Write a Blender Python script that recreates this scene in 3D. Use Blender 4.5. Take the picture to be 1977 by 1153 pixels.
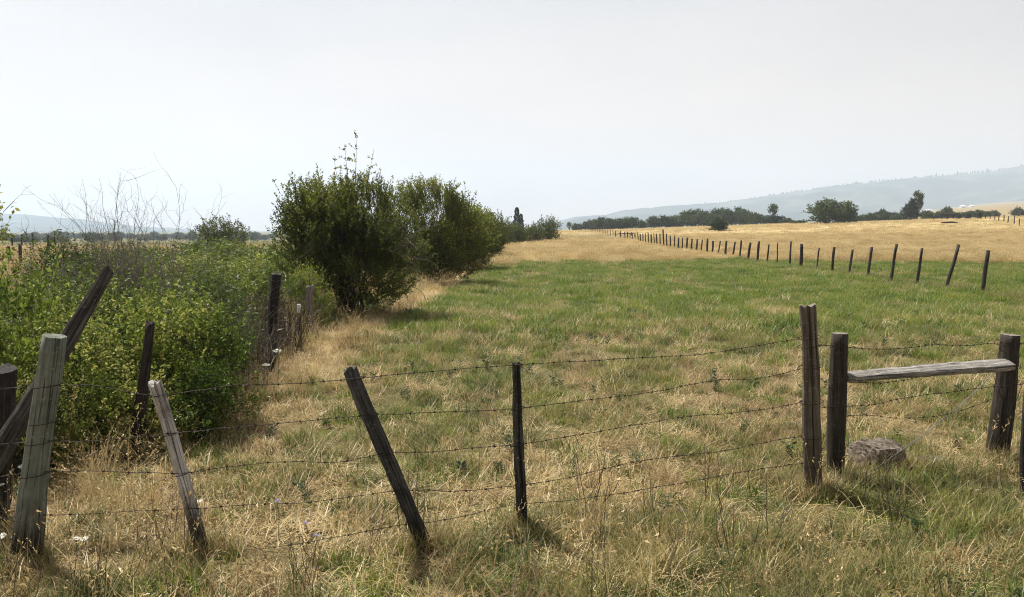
import bpy, math, random
import numpy as np
from mathutils import Vector, Matrix, Quaternion

for o in list(bpy.data.objects):
    bpy.data.objects.remove(o)
scene = bpy.context.scene
COL = scene.collection
RNG = np.random.default_rng(7)
random.seed(7)

# ------------------------------------------------------------------ camera
EYE = 1.75
PW, PH = 1977.0, 1153.0
HFOV = math.radians(70)
F = PW / 2 / math.tan(HFOV / 2)
PITCH = math.atan((PH / 2 - 445.0) / F)
cam_d = bpy.data.cameras.new('camera')
cam = bpy.data.objects.new('camera', cam_d)
COL.objects.link(cam)
cam.location = (0, 0, EYE)
cam.rotation_euler = (math.pi / 2 - PITCH, 0, 0)
cam_d.sensor_fit = 'HORIZONTAL'
cam_d.angle = HFOV
cam_d.clip_start = 0.05
cam_d.clip_end = 40000
scene.camera = cam

# ------------------------------------------------------------------ light
SUN_EL, SUN_AZ = math.radians(60), math.radians(-44)      # azimuth from +Y, negative = to the left
world = bpy.data.worlds.new('World')
scene.world = world
world.use_nodes = True
wn, wl = world.node_tree.nodes, world.node_tree.links
wn.clear()
w_out = wn.new('ShaderNodeOutputWorld')
w_bg = wn.new('ShaderNodeBackground')
w_sky = wn.new('ShaderNodeTexSky')
w_sky.sky_type = 'NISHITA'
w_sky.sun_disc = False
w_sky.sun_elevation = SUN_EL
w_sky.sun_rotation = SUN_AZ
w_sky.altitude = 0
w_sky.air_density = 1.0
w_sky.dust_density = 4.0
w_sky.ozone_density = 1.0
w_hs = wn.new('ShaderNodeHueSaturation')
w_hs.inputs['Saturation'].default_value = 0.45
w_mix = wn.new('ShaderNodeMix')                            # smoke veil: an even pale layer over the clear sky
w_mix.data_type = 'RGBA'
w_mix.inputs[0].default_value = 0.62
w_mix.inputs[7].default_value = (13.0, 11.0, 9.6, 1)
w_geo = wn.new('ShaderNodeTexCoord')
w_noise = wn.new('ShaderNodeTexNoise')
w_noise.inputs['Scale'].default_value = 2.2
w_noise.inputs['Detail'].default_value = 5
w_mapn = wn.new('ShaderNodeMapping')
w_mapn.inputs['Scale'].default_value = (1, 1, 3.2)
w_mr = wn.new('ShaderNodeMapRange')
w_mr.inputs[1].default_value = 0.3
w_mr.inputs[2].default_value = 0.7
w_mr.inputs[3].default_value = 0.80
w_mr.inputs[4].default_value = 1.10
wl.new(w_geo.outputs['Generated'], w_mapn.inputs[0])
wl.new(w_mapn.outputs[0], w_noise.inputs['Vector'])
wl.new(w_noise.outputs[0], w_mr.inputs[0])
w_sep = wn.new('ShaderNodeSeparateXYZ')                    # the smoke thins with height: thick at the horizon, thin overhead
w_thin = wn.new('ShaderNodeMapRange')
w_thin.interpolation_type = 'SMOOTHSTEP'
w_thin.inputs[1].default_value = 0.0
w_thin.inputs[2].default_value = 0.75
w_thin.inputs[3].default_value = 0.92
w_thin.inputs[4].default_value = 0.2
w_mul = wn.new('ShaderNodeMath')
w_mul.operation = 'MULTIPLY'
w_mul.use_clamp = True
wl.new(w_geo.outputs['Generated'], w_sep.inputs[0])
wl.new(w_sep.outputs['Z'], w_thin.inputs[0])
wl.new(w_thin.outputs[0], w_mul.inputs[0])
wl.new(w_mr.outputs[0], w_mul.inputs[1])
wl.new(w_mul.outputs[0], w_mix.inputs[0])
w_col = wn.new('ShaderNodeValToRGB')                       # smoke reddens low light a little, stays neutral higher up
w_col.color_ramp.elements[0].position = 0.0
w_col.color_ramp.elements[0].color = (15.2, 11.4, 8.8, 1)
w_col.color_ramp.elements[1].position = 0.35
w_col.color_ramp.elements[1].color = (11.3, 11.0, 10.9, 1)
wl.new(w_sep.outputs['Z'], w_col.inputs[0])
wl.new(w_col.outputs[0], w_mix.inputs[7])
wl.new(w_sky.outputs[0], w_hs.inputs['Color'])
wl.new(w_hs.outputs[0], w_mix.inputs[6])
wl.new(w_mix.outputs[2], w_bg.inputs[0])
w_bg.inputs[1].default_value = 0.044
wl.new(w_bg.outputs[0], w_out.inputs[0])

sun_d = bpy.data.lights.new('sun', 'SUN')
sun_d.energy = 5.0
sun_d.angle = math.radians(0.8)
sun_d.color = (1.0, 0.945, 0.86)
sun = bpy.data.objects.new('sun', sun_d)
COL.objects.link(sun)
SUN_DIR = Vector((math.sin(SUN_AZ) * math.cos(SUN_EL), math.cos(SUN_AZ) * math.cos(SUN_EL), math.sin(SUN_EL)))
sun.rotation_euler = SUN_DIR.to_track_quat('Z', 'Y').to_euler()
sun.location = (0, 0, 60)

scene.view_settings.view_transform = 'Standard'
scene.view_settings.look = 'None'
scene.view_settings.exposure = 0.75
scene.view_settings.gamma = 1.0
scene.view_settings.use_curve_mapping = False
scene.render.engine = 'CYCLES'
scene.cycles.max_bounces = 6
scene.cycles.transparent_max_bounces = 4
scene.cycles.volume_bounces = 1
scene.cycles.pixel_filter_type = 'BLACKMAN_HARRIS'
scene.cycles.filter_width = 1.05
scene.cycles.denoising_prefilter = 'NONE'

# ------------------------------------------------------------------ helpers
def sstep(a, b, x):
    t = np.clip((x - a) / (b - a), 0, 1)
    return t * t * (3 - 2 * t)

def _hash(ix, iy, s):
    h = (ix.astype(np.int64) * 374761393 + iy.astype(np.int64) * 668265263 + s * 974634271) & 0xffffffff
    h = ((h ^ (h >> 13)) * 1274126177) & 0xffffffff
    return ((h ^ (h >> 16)) & 0xffff) / 65535.0

def vnoise(x, y, s=0):
    x = np.asarray(x, float); y = np.asarray(y, float)
    ix, iy = np.floor(x), np.floor(y)
    fx, fy = x - ix, y - iy
    fx, fy = fx * fx * (3 - 2 * fx), fy * fy * (3 - 2 * fy)
    a, b = _hash(ix, iy, s), _hash(ix + 1, iy, s)
    c, d = _hash(ix, iy + 1, s), _hash(ix + 1, iy + 1, s)
    return (a * (1 - fx) + b * fx) * (1 - fy) + (c * (1 - fx) + d * fx) * fy

def fbm(x, y, s=0, n=4):
    v, a, t = 0, 1, 0
    for i in range(n):
        v = v + a * vnoise(x * 2 ** i + 17.3 * i, y * 2 ** i - 9.1 * i, s + i); t += a; a *= .5
    return v / t

def fence_x(y): return 12 + .045 * y
def hedge_x(y): return -3.7 + .05 * y

def G(x, y):
    """height of the ground"""
    x = np.asarray(x, float); y = np.asarray(y, float)
    dip = -0.33 * (1 - sstep(6.5, 15, y)) * sstep(0.5, 3.2, y)
    k = np.where(x > 0, .9 + .034 * np.minimum(x, 190), .9 * sstep(-50, 0, x))
    ramp = sstep(38, 235, y) - .35 * sstep(235, 330, y)
    ramp = np.where(y < 190, np.clip((y - 45) / 155, 0, 1) * .8 + .2 * ramp, ramp * 1.0)
    ramp = sstep(-.08, 1.05, ramp) * .95
    a = x / np.maximum(y, 1)
    far = sstep(.33, .72, a) * .043 * np.maximum(0, y - 300)
    und = .10 * (fbm(x * .12, y * .12, 3) - .5) * sstep(6, 14, y) + .05 * (fbm(x * .9, y * .9, 9) - .5)
    und = und + .9 * (fbm(x * .015, y * .03, 5) - .5) * sstep(70, 180, y)
    valley = -5.0 * sstep(-14, -60, x + .05 * y) * sstep(70, 420, y)
    return dip + k * ramp + far + und + valley

def Gs(x, y): return float(G(np.array([x]), np.array([y]))[0])

def ray(px, py):
    d = Vector(((px - PW / 2) / F, 1.0, -(py - PH / 2) / F))
    c, s = math.cos(PITCH), math.sin(PITCH)
    return Vector((d.x, d.y * c + d.z * s, -d.y * s + d.z * c))

def at(px, py, Y):
    d = ray(px, py)
    k = Y / d.y
    return Vector((d.x * k, Y, EYE + d.z * k))

def ground_at(px, py):
    """where a sight line of the survey photograph meets the ground"""
    d = ray(px, py)
    k = 2.0
    for _ in range(400):
        p = d * k
        if EYE + p.z < Gs(p.x, p.y): break
        k *= 1.02
    lo, hi = k / 1.02, k
    for _ in range(25):
        m = (lo + hi) / 2; p = d * m
        if EYE + p.z < Gs(p.x, p.y): hi = m
        else: lo = m
    p = d * lo
    return Vector((p.x, p.y, Gs(p.x, p.y)))

def on(x, y, dz=0): return Vector((x, y, Gs(x, y) + dz))

class MB:
    """collects verts and faces for ONE mesh object"""
    def __init__(s): s.v = []; s.f = []; s.n = 0; s.attr = {}
    def add(s, v, f):
        v = np.asarray(v, float).reshape(-1, 3)
        for q in f: s.f.append(tuple(int(i) + s.n for i in q))
        s.v.append(v); s.n += len(v)
    def mesh(s, name, mat=None, smooth=False):
        me = bpy.data.meshes.new(name)
        me.from_pydata(np.vstack(s.v).tolist(), [], s.f)
        if mat: me.materials.append(mat)
        if smooth: me.polygons.foreach_set('use_smooth', [True] * len(me.polygons))
        me.update()
        return me

def mesh_np(name, V, Fq, mat=None, smooth=False, attrs=None):
    """fast mesh from an array of verts and an array of equal sized faces"""
    me = bpy.data.meshes.new(name)
    V = np.asarray(V, np.float32); Fq = np.asarray(Fq, np.int32)
    m, k = Fq.shape
    me.vertices.add(len(V)); me.vertices.foreach_set('co', V.ravel())
    me.loops.add(m * k); me.loops.foreach_set('vertex_index', Fq.ravel())
    me.polygons.add(m)
    me.polygons.foreach_set('loop_start', np.arange(0, m * k, k, dtype=np.int32))
    me.polygons.foreach_set('loop_total', np.full(m, k, np.int32))
    if smooth: me.polygons.foreach_set('use_smooth', np.ones(m, bool))
    me.update(calc_edges=True)
    if attrs:
        for n, a in attrs.items():
            at_ = me.attributes.new(n, 'FLOAT', 'POINT')
            at_.data.foreach_set('value', np.asarray(a, np.float32))
    if mat: me.materials.append(mat)
    me.validate()
    return me

def obj(name, me, parent=None, loc=None, rot=None):
    o = bpy.data.objects.new(name, me)
    COL.objects.link(o)
    if parent: o.parent = parent
    if loc is not None: o.location = loc
    if rot is not None:
        if isinstance(rot, Quaternion):
            o.rotation_mode = 'QUATERNION'; o.rotation_quaternion = rot
        else: o.rotation_euler = rot
    return o

def tag(o, label=None, cat=None, group=None, kind=None):
    if label: o['label'] = label
    if cat: o['category'] = cat
    if group: o['group'] = group
    if kind: o['kind'] = kind
    return o

def empty(name, loc, label, cat, group=None, rotz=0):
    o = bpy.data.objects.new(name, None)
    o.empty_display_size = .2
    COL.objects.link(o)
    o.location = loc; o.rotation_euler = (0, 0, rotz)
    return tag(o, label, cat, group)

def tube(mb, pts, rad, sides=4, cap=True):
    pts = [Vector(p) for p in pts]
    n = len(pts)
    rad = [rad] * n if not hasattr(rad, '__len__') else rad
    V = []
    t0 = (pts[1] - pts[0]).normalized()
    u = t0.orthogonal().normalized()
    for i in range(n):
        t = (pts[min(i + 1, n - 1)] - pts[max(i - 1, 0)])
        t = t.normalized() if t.length > 1e-9 else t0
        u = (u - t * u.dot(t)); u = u.normalized() if u.length > 1e-6 else t.orthogonal().normalized()
        w = t.cross(u)
        for k in range(sides):
            a = 2 * math.pi * k / sides
            V.append(pts[i] + (u * math.cos(a) + w * math.sin(a)) * rad[i])
    Fc = []
    for i in range(n - 1):
        for k in range(sides):
            k2 = (k + 1) % sides
            Fc.append((i * sides + k, i * sides + k2, (i + 1) * sides + k2, (i + 1) * sides + k))
    if cap:
        Fc.append(tuple(range(sides - 1, -1, -1)))
        Fc.append(tuple((n - 1) * sides + k for k in range(sides)))
    mb.add([tuple(v) for v in V], Fc)

def box(mb, c, s, rotz=0, jit=0):
    cx, cy, cz = c; sx, sy, sz = s[0] / 2, s[1] / 2, s[2] / 2
    V = []
    for dx, dy, dz in ((-1,-1,-1),(1,-1,-1),(1,1,-1),(-1,1,-1),(-1,-1,1),(1,-1,1),(1,1,1),(-1,1,1)):
        x, y = dx * sx, dy * sy
        V.append((cx + x * math.cos(rotz) - y * math.sin(rotz) + random.uniform(-jit, jit),
                  cy + x * math.sin(rotz) + y * math.cos(rotz) + random.uniform(-jit, jit),
                  cz + dz * sz + random.uniform(-jit, jit)))
    mb.add(V, [(3,2,1,0),(4,5,6,7),(0,1,5,4),(1,2,6,5),(2,3,7,6),(3,0,4,7)])

# ------------------------------------------------------------------ materials
def new_mat(name):
    m = bpy.data.materials.new(name); m.use_nodes = True
    m.node_tree.nodes.clear()
    return m, m.node_tree.nodes, m.node_tree.links

def ramp_node(N, stops):
    r = N.new('ShaderNodeValToRGB')
    e = r.color_ramp.elements
    while len(e) < len(stops): e.new(.5)
    for i, (p, c) in enumerate(stops):
        e[i].position = p; e[i].color = (*c, 1)
    return r

def leaf_mat(name, stops, trans=.35, rough=.55, patch=.6, spec=.25, tip=None, tipstart=.4, patch2=None):
    """thin plant tissue: colour by per-piece random value and slow position noise, light passes through"""
    m, N, L = new_mat(name)
    out = N.new('ShaderNodeOutputMaterial')
    a = N.new('ShaderNodeAttribute'); a.attribute_name = 'var'
    oi = N.new('ShaderNodeObjectInfo')
    geo = N.new('ShaderNodeNewGeometry')
    no = N.new('ShaderNodeTexNoise'); no.inputs['Scale'].default_value = patch; no.inputs['Detail'].default_value = 3
    L.new(geo.outputs['Position'], no.inputs['Vector'])
    m1 = N.new('ShaderNodeMath'); m1.operation = 'MULTIPLY_ADD'          # var*.45 + noise*.?
    m1.inputs[1].default_value = .34
    m2 = N.new('ShaderNodeMath'); m2.operation = 'MULTIPLY_ADD'; m2.inputs[1].default_value = .9; m2.inputs[2].default_value = -.3
    L.new(no.outputs[0], m2.inputs[0])
    L.new(a.outputs['Fac'], m1.inputs[0]); L.new(m2.outputs[0], m1.inputs[2])
    m3 = N.new('ShaderNodeMath'); m3.operation = 'MULTIPLY_ADD'; m3.inputs[1].default_value = .42
    L.new(oi.outputs['Random'], m3.inputs[0]); L.new(m1.outputs[0], m3.inputs[2])
    r = ramp_node(N, stops)
    L.new(m3.outputs[0], r.inputs[0])
    col = r.outputs[0]
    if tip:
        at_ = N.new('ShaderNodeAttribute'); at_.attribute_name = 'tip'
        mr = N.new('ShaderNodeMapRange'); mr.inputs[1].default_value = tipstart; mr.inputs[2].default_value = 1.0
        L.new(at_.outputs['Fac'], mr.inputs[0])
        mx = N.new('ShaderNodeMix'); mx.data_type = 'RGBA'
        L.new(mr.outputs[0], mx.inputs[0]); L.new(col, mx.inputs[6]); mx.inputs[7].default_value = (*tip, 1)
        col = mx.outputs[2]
    p = N.new('ShaderNodeBsdfPrincipled')
    p.inputs['Roughness'].default_value = rough
    p.inputs['Specular IOR Level'].default_value = spec
    t = N.new('ShaderNodeBsdfTranslucent')
    L.new(col, p.inputs['Base Color']); L.new(col, t.inputs[0])
    mx = N.new('ShaderNodeMixShader'); mx.inputs[0].default_value = trans
    L.new(p.outputs[0], mx.inputs[1]); L.new(t.outputs[0], mx.inputs[2])
    L.new(mx.outputs[0], out.inputs[0])
    return m

def wood_mat(name, dark, mid, light, low=None, lowz=(.2, .6), sc=1.0, rough=.85):
    """weathered timber: grain runs along local Z; 'low' is the rotten tone near the foot"""
    m, N, L = new_mat(name)
    out = N.new('ShaderNodeOutputMaterial')
    tc = N.new('ShaderNodeTexCoord'); oi = N.new('ShaderNodeObjectInfo')
    mp = N.new('ShaderNodeMapping'); mp.inputs['Scale'].default_value = (55 * sc, 55 * sc, 2.2 * sc)
    ad = N.new('ShaderNodeVectorMath'); ad.operation = 'ADD'
    cb = N.new('ShaderNodeCombineXYZ')
    mu = N.new('ShaderNodeMath'); mu.operation = 'MULTIPLY'; mu.inputs[1].default_value = 37
    L.new(oi.outputs['Random'], mu.inputs[0])
    for i in range(3): L.new(mu.outputs[0], cb.inputs[i])
    L.new(tc.outputs['Object'], mp.inputs[0]); L.new(mp.outputs[0], ad.inputs[0]); L.new(cb.outputs[0], ad.inputs[1])
    n1 = N.new('ShaderNodeTexNoise'); n1.inputs['Scale'].default_value = 1; n1.inputs['Detail'].default_value = 6; n1.inputs['Roughness'].default_value = .65
    L.new(ad.outputs[0], n1.inputs['Vector'])
    r = ramp_node(N, [(.28, dark), (.5, mid), (.72, light)])
    L.new(n1.outputs[0], r.inputs[0])
    n2 = N.new('ShaderNodeTexNoise'); n2.inputs['Scale'].default_value = 7; n2.inputs['Detail'].default_value = 4
    L.new(tc.outputs['Object'], n2.inputs['Vector'])
    mx = N.new('ShaderNodeMix'); mx.data_type = 'RGBA'; mx.blend_type = 'MULTIPLY'; mx.inputs[0].default_value = .75
    r2 = ramp_node(N, [(.3, (.45, .43, .42)), (.6, (1, 1, 1))])
    L.new(n2.outputs[0], r2.inputs[0]); L.new(r.outputs[0], mx.inputs[6]); L.new(r2.outputs[0], mx.inputs[7])
    mpc = N.new('ShaderNodeMapping'); mpc.inputs['Scale'].default_value = (150 * sc, 150 * sc, 3.2 * sc)
    adc = N.new('ShaderNodeVectorMath'); adc.operation = 'ADD'
    L.new(tc.outputs['Object'], mpc.inputs[0]); L.new(mpc.outputs[0], adc.inputs[0]); L.new(cb.outputs[0], adc.inputs[1])
    nc = N.new('ShaderNodeTexNoise'); nc.inputs['Scale'].default_value = .55; nc.inputs['Detail'].default_value = 3
    L.new(adc.outputs[0], nc.inputs['Vector'])
    rc = ramp_node(N, [(.36, (.16, .15, .14)), (.43, (1, 1, 1))])
    L.new(nc.outputs[0], rc.inputs[0])
    mxc = N.new('ShaderNodeMix'); mxc.data_type = 'RGBA'; mxc.blend_type = 'MULTIPLY'; mxc.inputs[0].default_value = .85
    L.new(mx.outputs[2], mxc.inputs[6]); L.new(rc.outputs[0], mxc.inputs[7])
    nl = N.new('ShaderNodeTexNoise'); nl.inputs['Scale'].default_value = 42; nl.inputs['Detail'].default_value = 3
    L.new(tc.outputs['Object'], nl.inputs['Vector'])
    rl = ramp_node(N, [(.6, (0, 0, 0)), (.7, (.32, .32, .32))]); L.new(nl.outputs[0], rl.inputs[0])
    mxl = N.new('ShaderNodeMix'); mxl.data_type = 'RGBA'                # lichen and bleached flecks
    L.new(rl.outputs[0], mxl.inputs[0]); L.new(mxc.outputs[2], mxl.inputs[6]); mxl.inputs[7].default_value = (*[min(.7, c * 1.25 + .02) for c in light], 1)
    col = mxl.outputs[2]
    if low:
        sp = N.new('ShaderNodeSeparateXYZ'); L.new(tc.outputs['Object'], sp.inputs[0])
        m4 = N.new('ShaderNodeMath'); m4.operation = 'MULTIPLY_ADD'; m4.inputs[1].default_value = .55; L.new(n1.outputs[0], m4.inputs[0])
        L.new(sp.outputs['Z'], m4.inputs[2])
        mr = N.new('ShaderNodeMapRange'); mr.inputs[1].default_value = lowz[0] + .27; mr.inputs[2].default_value = lowz[1] + .27
        L.new(m4.outputs[0], mr.inputs[0])
        mx2 = N.new('ShaderNodeMix'); mx2.data_type = 'RGBA'
        L.new(mr.outputs[0], mx2.inputs[0]); mx2.inputs[6].default_value = (*low, 1); L.new(col, mx2.inputs[7])
        col = mx2.outputs[2]
    p = N.new('ShaderNodeBsdfPrincipled'); p.inputs['Roughness'].default_value = rough
    p.inputs['Specular IOR Level'].default_value = .2
    b = N.new('ShaderNodeBump'); b.inputs['Strength'].default_value = .8; b.inputs['Distance'].default_value = .01
    L.new(n1.outputs[0], b.inputs['Height']); L.new(b.outputs[0], p.inputs['Normal'])
    L.new(col, p.inputs['Base Color']); L.new(p.outputs[0], out.inputs[0])
    return m

def plain_mat(name, stops, scale=8, rough=.8, bump=.3, metal=0):
    m, N, L = new_mat(name)
    out = N.new('ShaderNodeOutputMaterial')
    tc = N.new('ShaderNodeTexCoord')
    n1 = N.new('ShaderNodeTexNoise'); n1.inputs['Scale'].default_value = scale; n1.inputs['Detail'].default_value = 8; n1.inputs['Roughness'].default_value = .65
    L.new(tc.outputs['Object'], n1.inputs['Vector'])
    r = ramp_node(N, stops); L.new(n1.outputs[0], r.inputs[0])
    p = N.new('ShaderNodeBsdfPrincipled'); p.inputs['Roughness'].default_value = rough; p.inputs['Metallic'].default_value = metal
    p.inputs['Specular IOR Level'].default_value = .25
    b = N.new('ShaderNodeBump'); b.inputs['Strength'].default_value = bump; b.inputs['Distance'].default_value = .02
    L.new(n1.outputs[0], b.inputs['Height']); L.new(b.outputs[0], p.inputs['Normal'])
    L.new(r.outputs[0], p.inputs['Base Color']); L.new(p.outputs[0], out.inputs[0])
    return m

M = {}
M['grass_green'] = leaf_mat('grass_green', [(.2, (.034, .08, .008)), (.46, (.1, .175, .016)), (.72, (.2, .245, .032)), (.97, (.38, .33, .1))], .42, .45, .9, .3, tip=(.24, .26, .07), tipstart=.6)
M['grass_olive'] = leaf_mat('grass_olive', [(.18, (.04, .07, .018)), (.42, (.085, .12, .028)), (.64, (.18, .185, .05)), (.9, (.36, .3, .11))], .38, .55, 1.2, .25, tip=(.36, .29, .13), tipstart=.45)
M['straw'] = leaf_mat('straw', [(.18, (.13, .08, .03)), (.4, (.34, .24, .105)), (.64, (.54, .415, .2)), (.92, (.68, .57, .33))], .3, .45, 1.4, .4)
M['gold'] = leaf_mat('gold', [(.12, (.28, .2, .085)), (.42, (.47, .36, .17)), (.68, (.62, .5, .265)), (.95, (.74, .64, .4))], .4, .45, .22, .4)
M['weed'] = leaf_mat('weed', [(.15, (.04, .07, .03)), (.5, (.07, .11, .045)), (.9, (.12, .16, .06))], .3, .5, .8, .3)
M['leaf_bright'] = leaf_mat('leaf_bright', [(.14, (.024, .046, .007)), (.4, (.1, .16, .018)), (.62, (.2, .26, .038)), (.9, (.45, .42, .13))], .42, .5, 1.6, .22)
M['leaf_dark'] = leaf_mat('leaf_dark', [(.12, (.05, .07, .015)), (.4, (.12, .15, .029)), (.62, (.22, .24, .05)), (.88, (.4, .38, .11))], .55, .5, .9, .22)
M['leaf_mid'] = leaf_mat('leaf_mid', [(.14, (.03, .05, .01)), (.42, (.09, .135, .022)), (.66, (.18, .225, .042)), (.92, (.4, .38, .11))], .4, .5, 1.3, .25)
M['leaf_deep'] = leaf_mat('leaf_deep', [(.12, (.035, .052, .014)), (.45, (.068, .095, .023)), (.72, (.115, .145, .037)), (.97, (.2, .21, .065))], .36, .55, .5, .2)
M['leaf_olive'] = leaf_mat('leaf_olive', [(.12, (.055, .075, .018)), (.45, (.115, .145, .03)), (.72, (.19, .21, .055)), (.97, (.34, .3, .11))], .42, .55, .8, .25)
M['leaf_far'] = leaf_mat('leaf_far', [(.12, (.03, .045, .014)), (.5, (.055, .08, .022)), (.9, (.1, .13, .035))], .22, .6, .05, .2)
M['needle'] = leaf_mat('needle', [(.12, (.022, .034, .018)), (.5, (.038, .056, .028)), (.9, (.06, .085, .04))], .15, .6, .2, .2)
M['bark'] = wood_mat('bark', (.03, .024, .02), (.075, .06, .048), (.15, .125, .1))
M['deadwood'] = wood_mat('deadwood', (.09, .078, .068), (.19, .165, .145), (.31, .28, .25))
M['stalk'] = wood_mat('stalk', (.06, .045, .03), (.13, .1, .068), (.24, .19, .13))
M['post_dark'] = wood_mat('post_dark', (.016, .0155, .0145), (.052, .05, .045), (.17, .165, .155), (.022, .02, .017), (.1, .5))
M['post_black'] = wood_mat('post_black', (.012, .010, .010), (.028, .023, .022), (.07, .06, .056))
M['post_pale'] = wood_mat('post_pale', (.14, .13, .12), (.4, .38, .355), (.7, .68, .65), (.045, .042, .038), (.12, .5))
M['post_treated'] = wood_mat('post_treated', (.085, .096, .078), (.145, .16, .132), (.225, .24, .205), (.02, .018, .015), (.16, .34), .7)
M['post_brown'] = wood_mat('post_brown', (.03, .025, .019), (.11, .09, .068), (.24, .205, .162), (.07, .058, .045), (.1, .9))
M['post_round'] = wood_mat('post_round', (.017, .014, .011), (.042, .035, .027), (.095, .08, .063))
M['rail'] = wood_mat('rail', (.06, .056, .05), (.22, .205, .185), (.48, .46, .42))
M['timber'] = wood_mat('timber', (.018, .0165, .015), (.05, .046, .042), (.135, .128, .118))
M['end_grain'] = plain_mat('end_grain', [(.3, (.07, .06, .047)), (.7, (.27, .235, .19))], 40, .9, .5)
M['field_post'] = wood_mat('field_post', (.018, .016, .013), (.048, .042, .034), (.105, .094, .08), sc=.6)
M['wire'] = plain_mat('wire', [(.3, (.012, .009, .007)), (.7, (.045, .03, .022))], 60, .7, .1, .3)
M['wire_bright'] = plain_mat('wire_bright', [(.3, (.06, .058, .055)), (.7, (.15, .148, .14))], 30, .45, .1, .6)
M['steel'] = plain_mat('steel', [(.3, (.06, .06, .065)), (.7, (.13, .13, .14))], 20, .5, .1, .5)
M['white_paint'] = plain_mat('white_paint', [(.3, (.68, .7, .7)), (.7, (.82, .82, .8))], 20, .5, .1)
M['rock'] = plain_mat('rock', [(.32, (.03, .024, .019)), (.46, (.105, .084, .066)), (.6, (.19, .155, .125)), (.8, (.31, .265, .22))], 14, .95, .7)
M['rust'] = plain_mat('rust', [(.3, (.05, .022, .018)), (.7, (.13, .05, .035))], 5, .8, .3)
M['black_iron'] = plain_mat('black_iron', [(.3, (.012, .011, .012)), (.7, (.03, .027, .026))], 5, .7, .3)
M['petal_white'] = leaf_mat('petal_white', [(.1, (.72, .72, .62)), (.9, (.82, .82, .74))], .35, .6)
M['petal_blue'] = leaf_mat('petal_blue', [(.1, (.2, .22, .46)), (.9, (.32, .34, .56))], .35, .6)
M['petal_pink'] = leaf_mat('petal_pink', [(.1, (.42, .26, .36)), (.9, (.58, .42, .5))], .35, .6)

# ------------------------------------------------------------------ cover of the ground
def cover(x, y):
    """weights: green (0..1 of the living grass), tall gold (0..1)"""
    x = np.asarray(x, float); y = np.asarray(y, float)
    n1 = fbm(x * .35, y * .22, 21); n2 = fbm(x * 1.1, y * .8, 31); n3 = fbm(x * .08, y * .06, 41)
    hx, fx = hedge_x(y), fence_x(y)
    # between the hedge and the far fence
    yb = 41 + 15 * (n1 - .5) + 8 * (n2 - .5) + 7 * sstep(6, 12, x)
    g_mid = 1 - sstep(yb - 3, yb + 3, y)
    patch = sstep(.36, .62, n2 * .6 + n1 * .4)
    near = .36 + .56 * patch
    near = near + (.22 + .3 * sstep(.3, 3.0, x)) * (1 - sstep(4.9, 5.9, y - .1 * x))
    near = near * (1 - .2 * sstep(-1.0, -3, x))
    lush = .8 + .2 * patch
    w = sstep(6.2, 11.5, y + 7 * (n1 - .5))
    green = g_mid * (near * (1 - w) + lush * w)
    gold = 1 - g_mid
    grey = sstep(96, 108, y) * (1 - sstep(140, 165, y)) * sstep(22, 12, np.abs(x - 8))
    gold = gold * (1 - .75 * grey); green = np.maximum(green, .75 * grey)
    # dry tall strip along the foot of the hedge
    strip = sstep(.75, .2, np.abs(x - hx - .25 - .7 * (n1 - .5))) * sstep(8, 10, y)
    gold = np.maximum(gold, strip * .9); green = green * (1 - .85 * strip)
    # right of the fence
    yr = np.clip(46 - .75 * (x - 13), 30, 46) + 7 * (n1 - .5) + 5 * (n2 - .5)
    r = sstep(0, .6, x - fx)
    gr = 1 - sstep(yr - 2, yr + 2, y)
    green = green * (1 - r) + r * gr * (.85 + .15 * patch); gold = gold * (1 - r) + r * (1 - gr)
    # left of the hedge
    l = sstep(0, .8, hx - .6 - x)
    gl = np.clip(.35 + .9 * (n1 - .35), .1, 1) * (1 - sstep(40, 60, y) * .55) + .5 * sstep(75, 90, y)
    gl = np.maximum(gl * (1 - .8 * sstep(46, 50, y) * (1 - sstep(62, 68, y))), .9 * sstep(62, 68, y) * (1 - sstep(150, 230, y)))
    green = green * (1 - l) + l * np.clip(gl, 0, .9); gold = gold * (1 - l) + l * np.clip(.75 - gl, 0, 1)
    dull = sstep(300, 420, y) * (x > 0)
    gold = gold * (1 - dull * (.45 + .4 * n1)); green = np.maximum(green, dull * .35)
    farm = sstep(.4, .6, n3) * sstep(250, 400, y)
    green = np.clip(green + .4 * farm * (x < 0), 0, 1)
    return np.clip(green, 0, 1), np.clip(gold, 0, 1)

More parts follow.
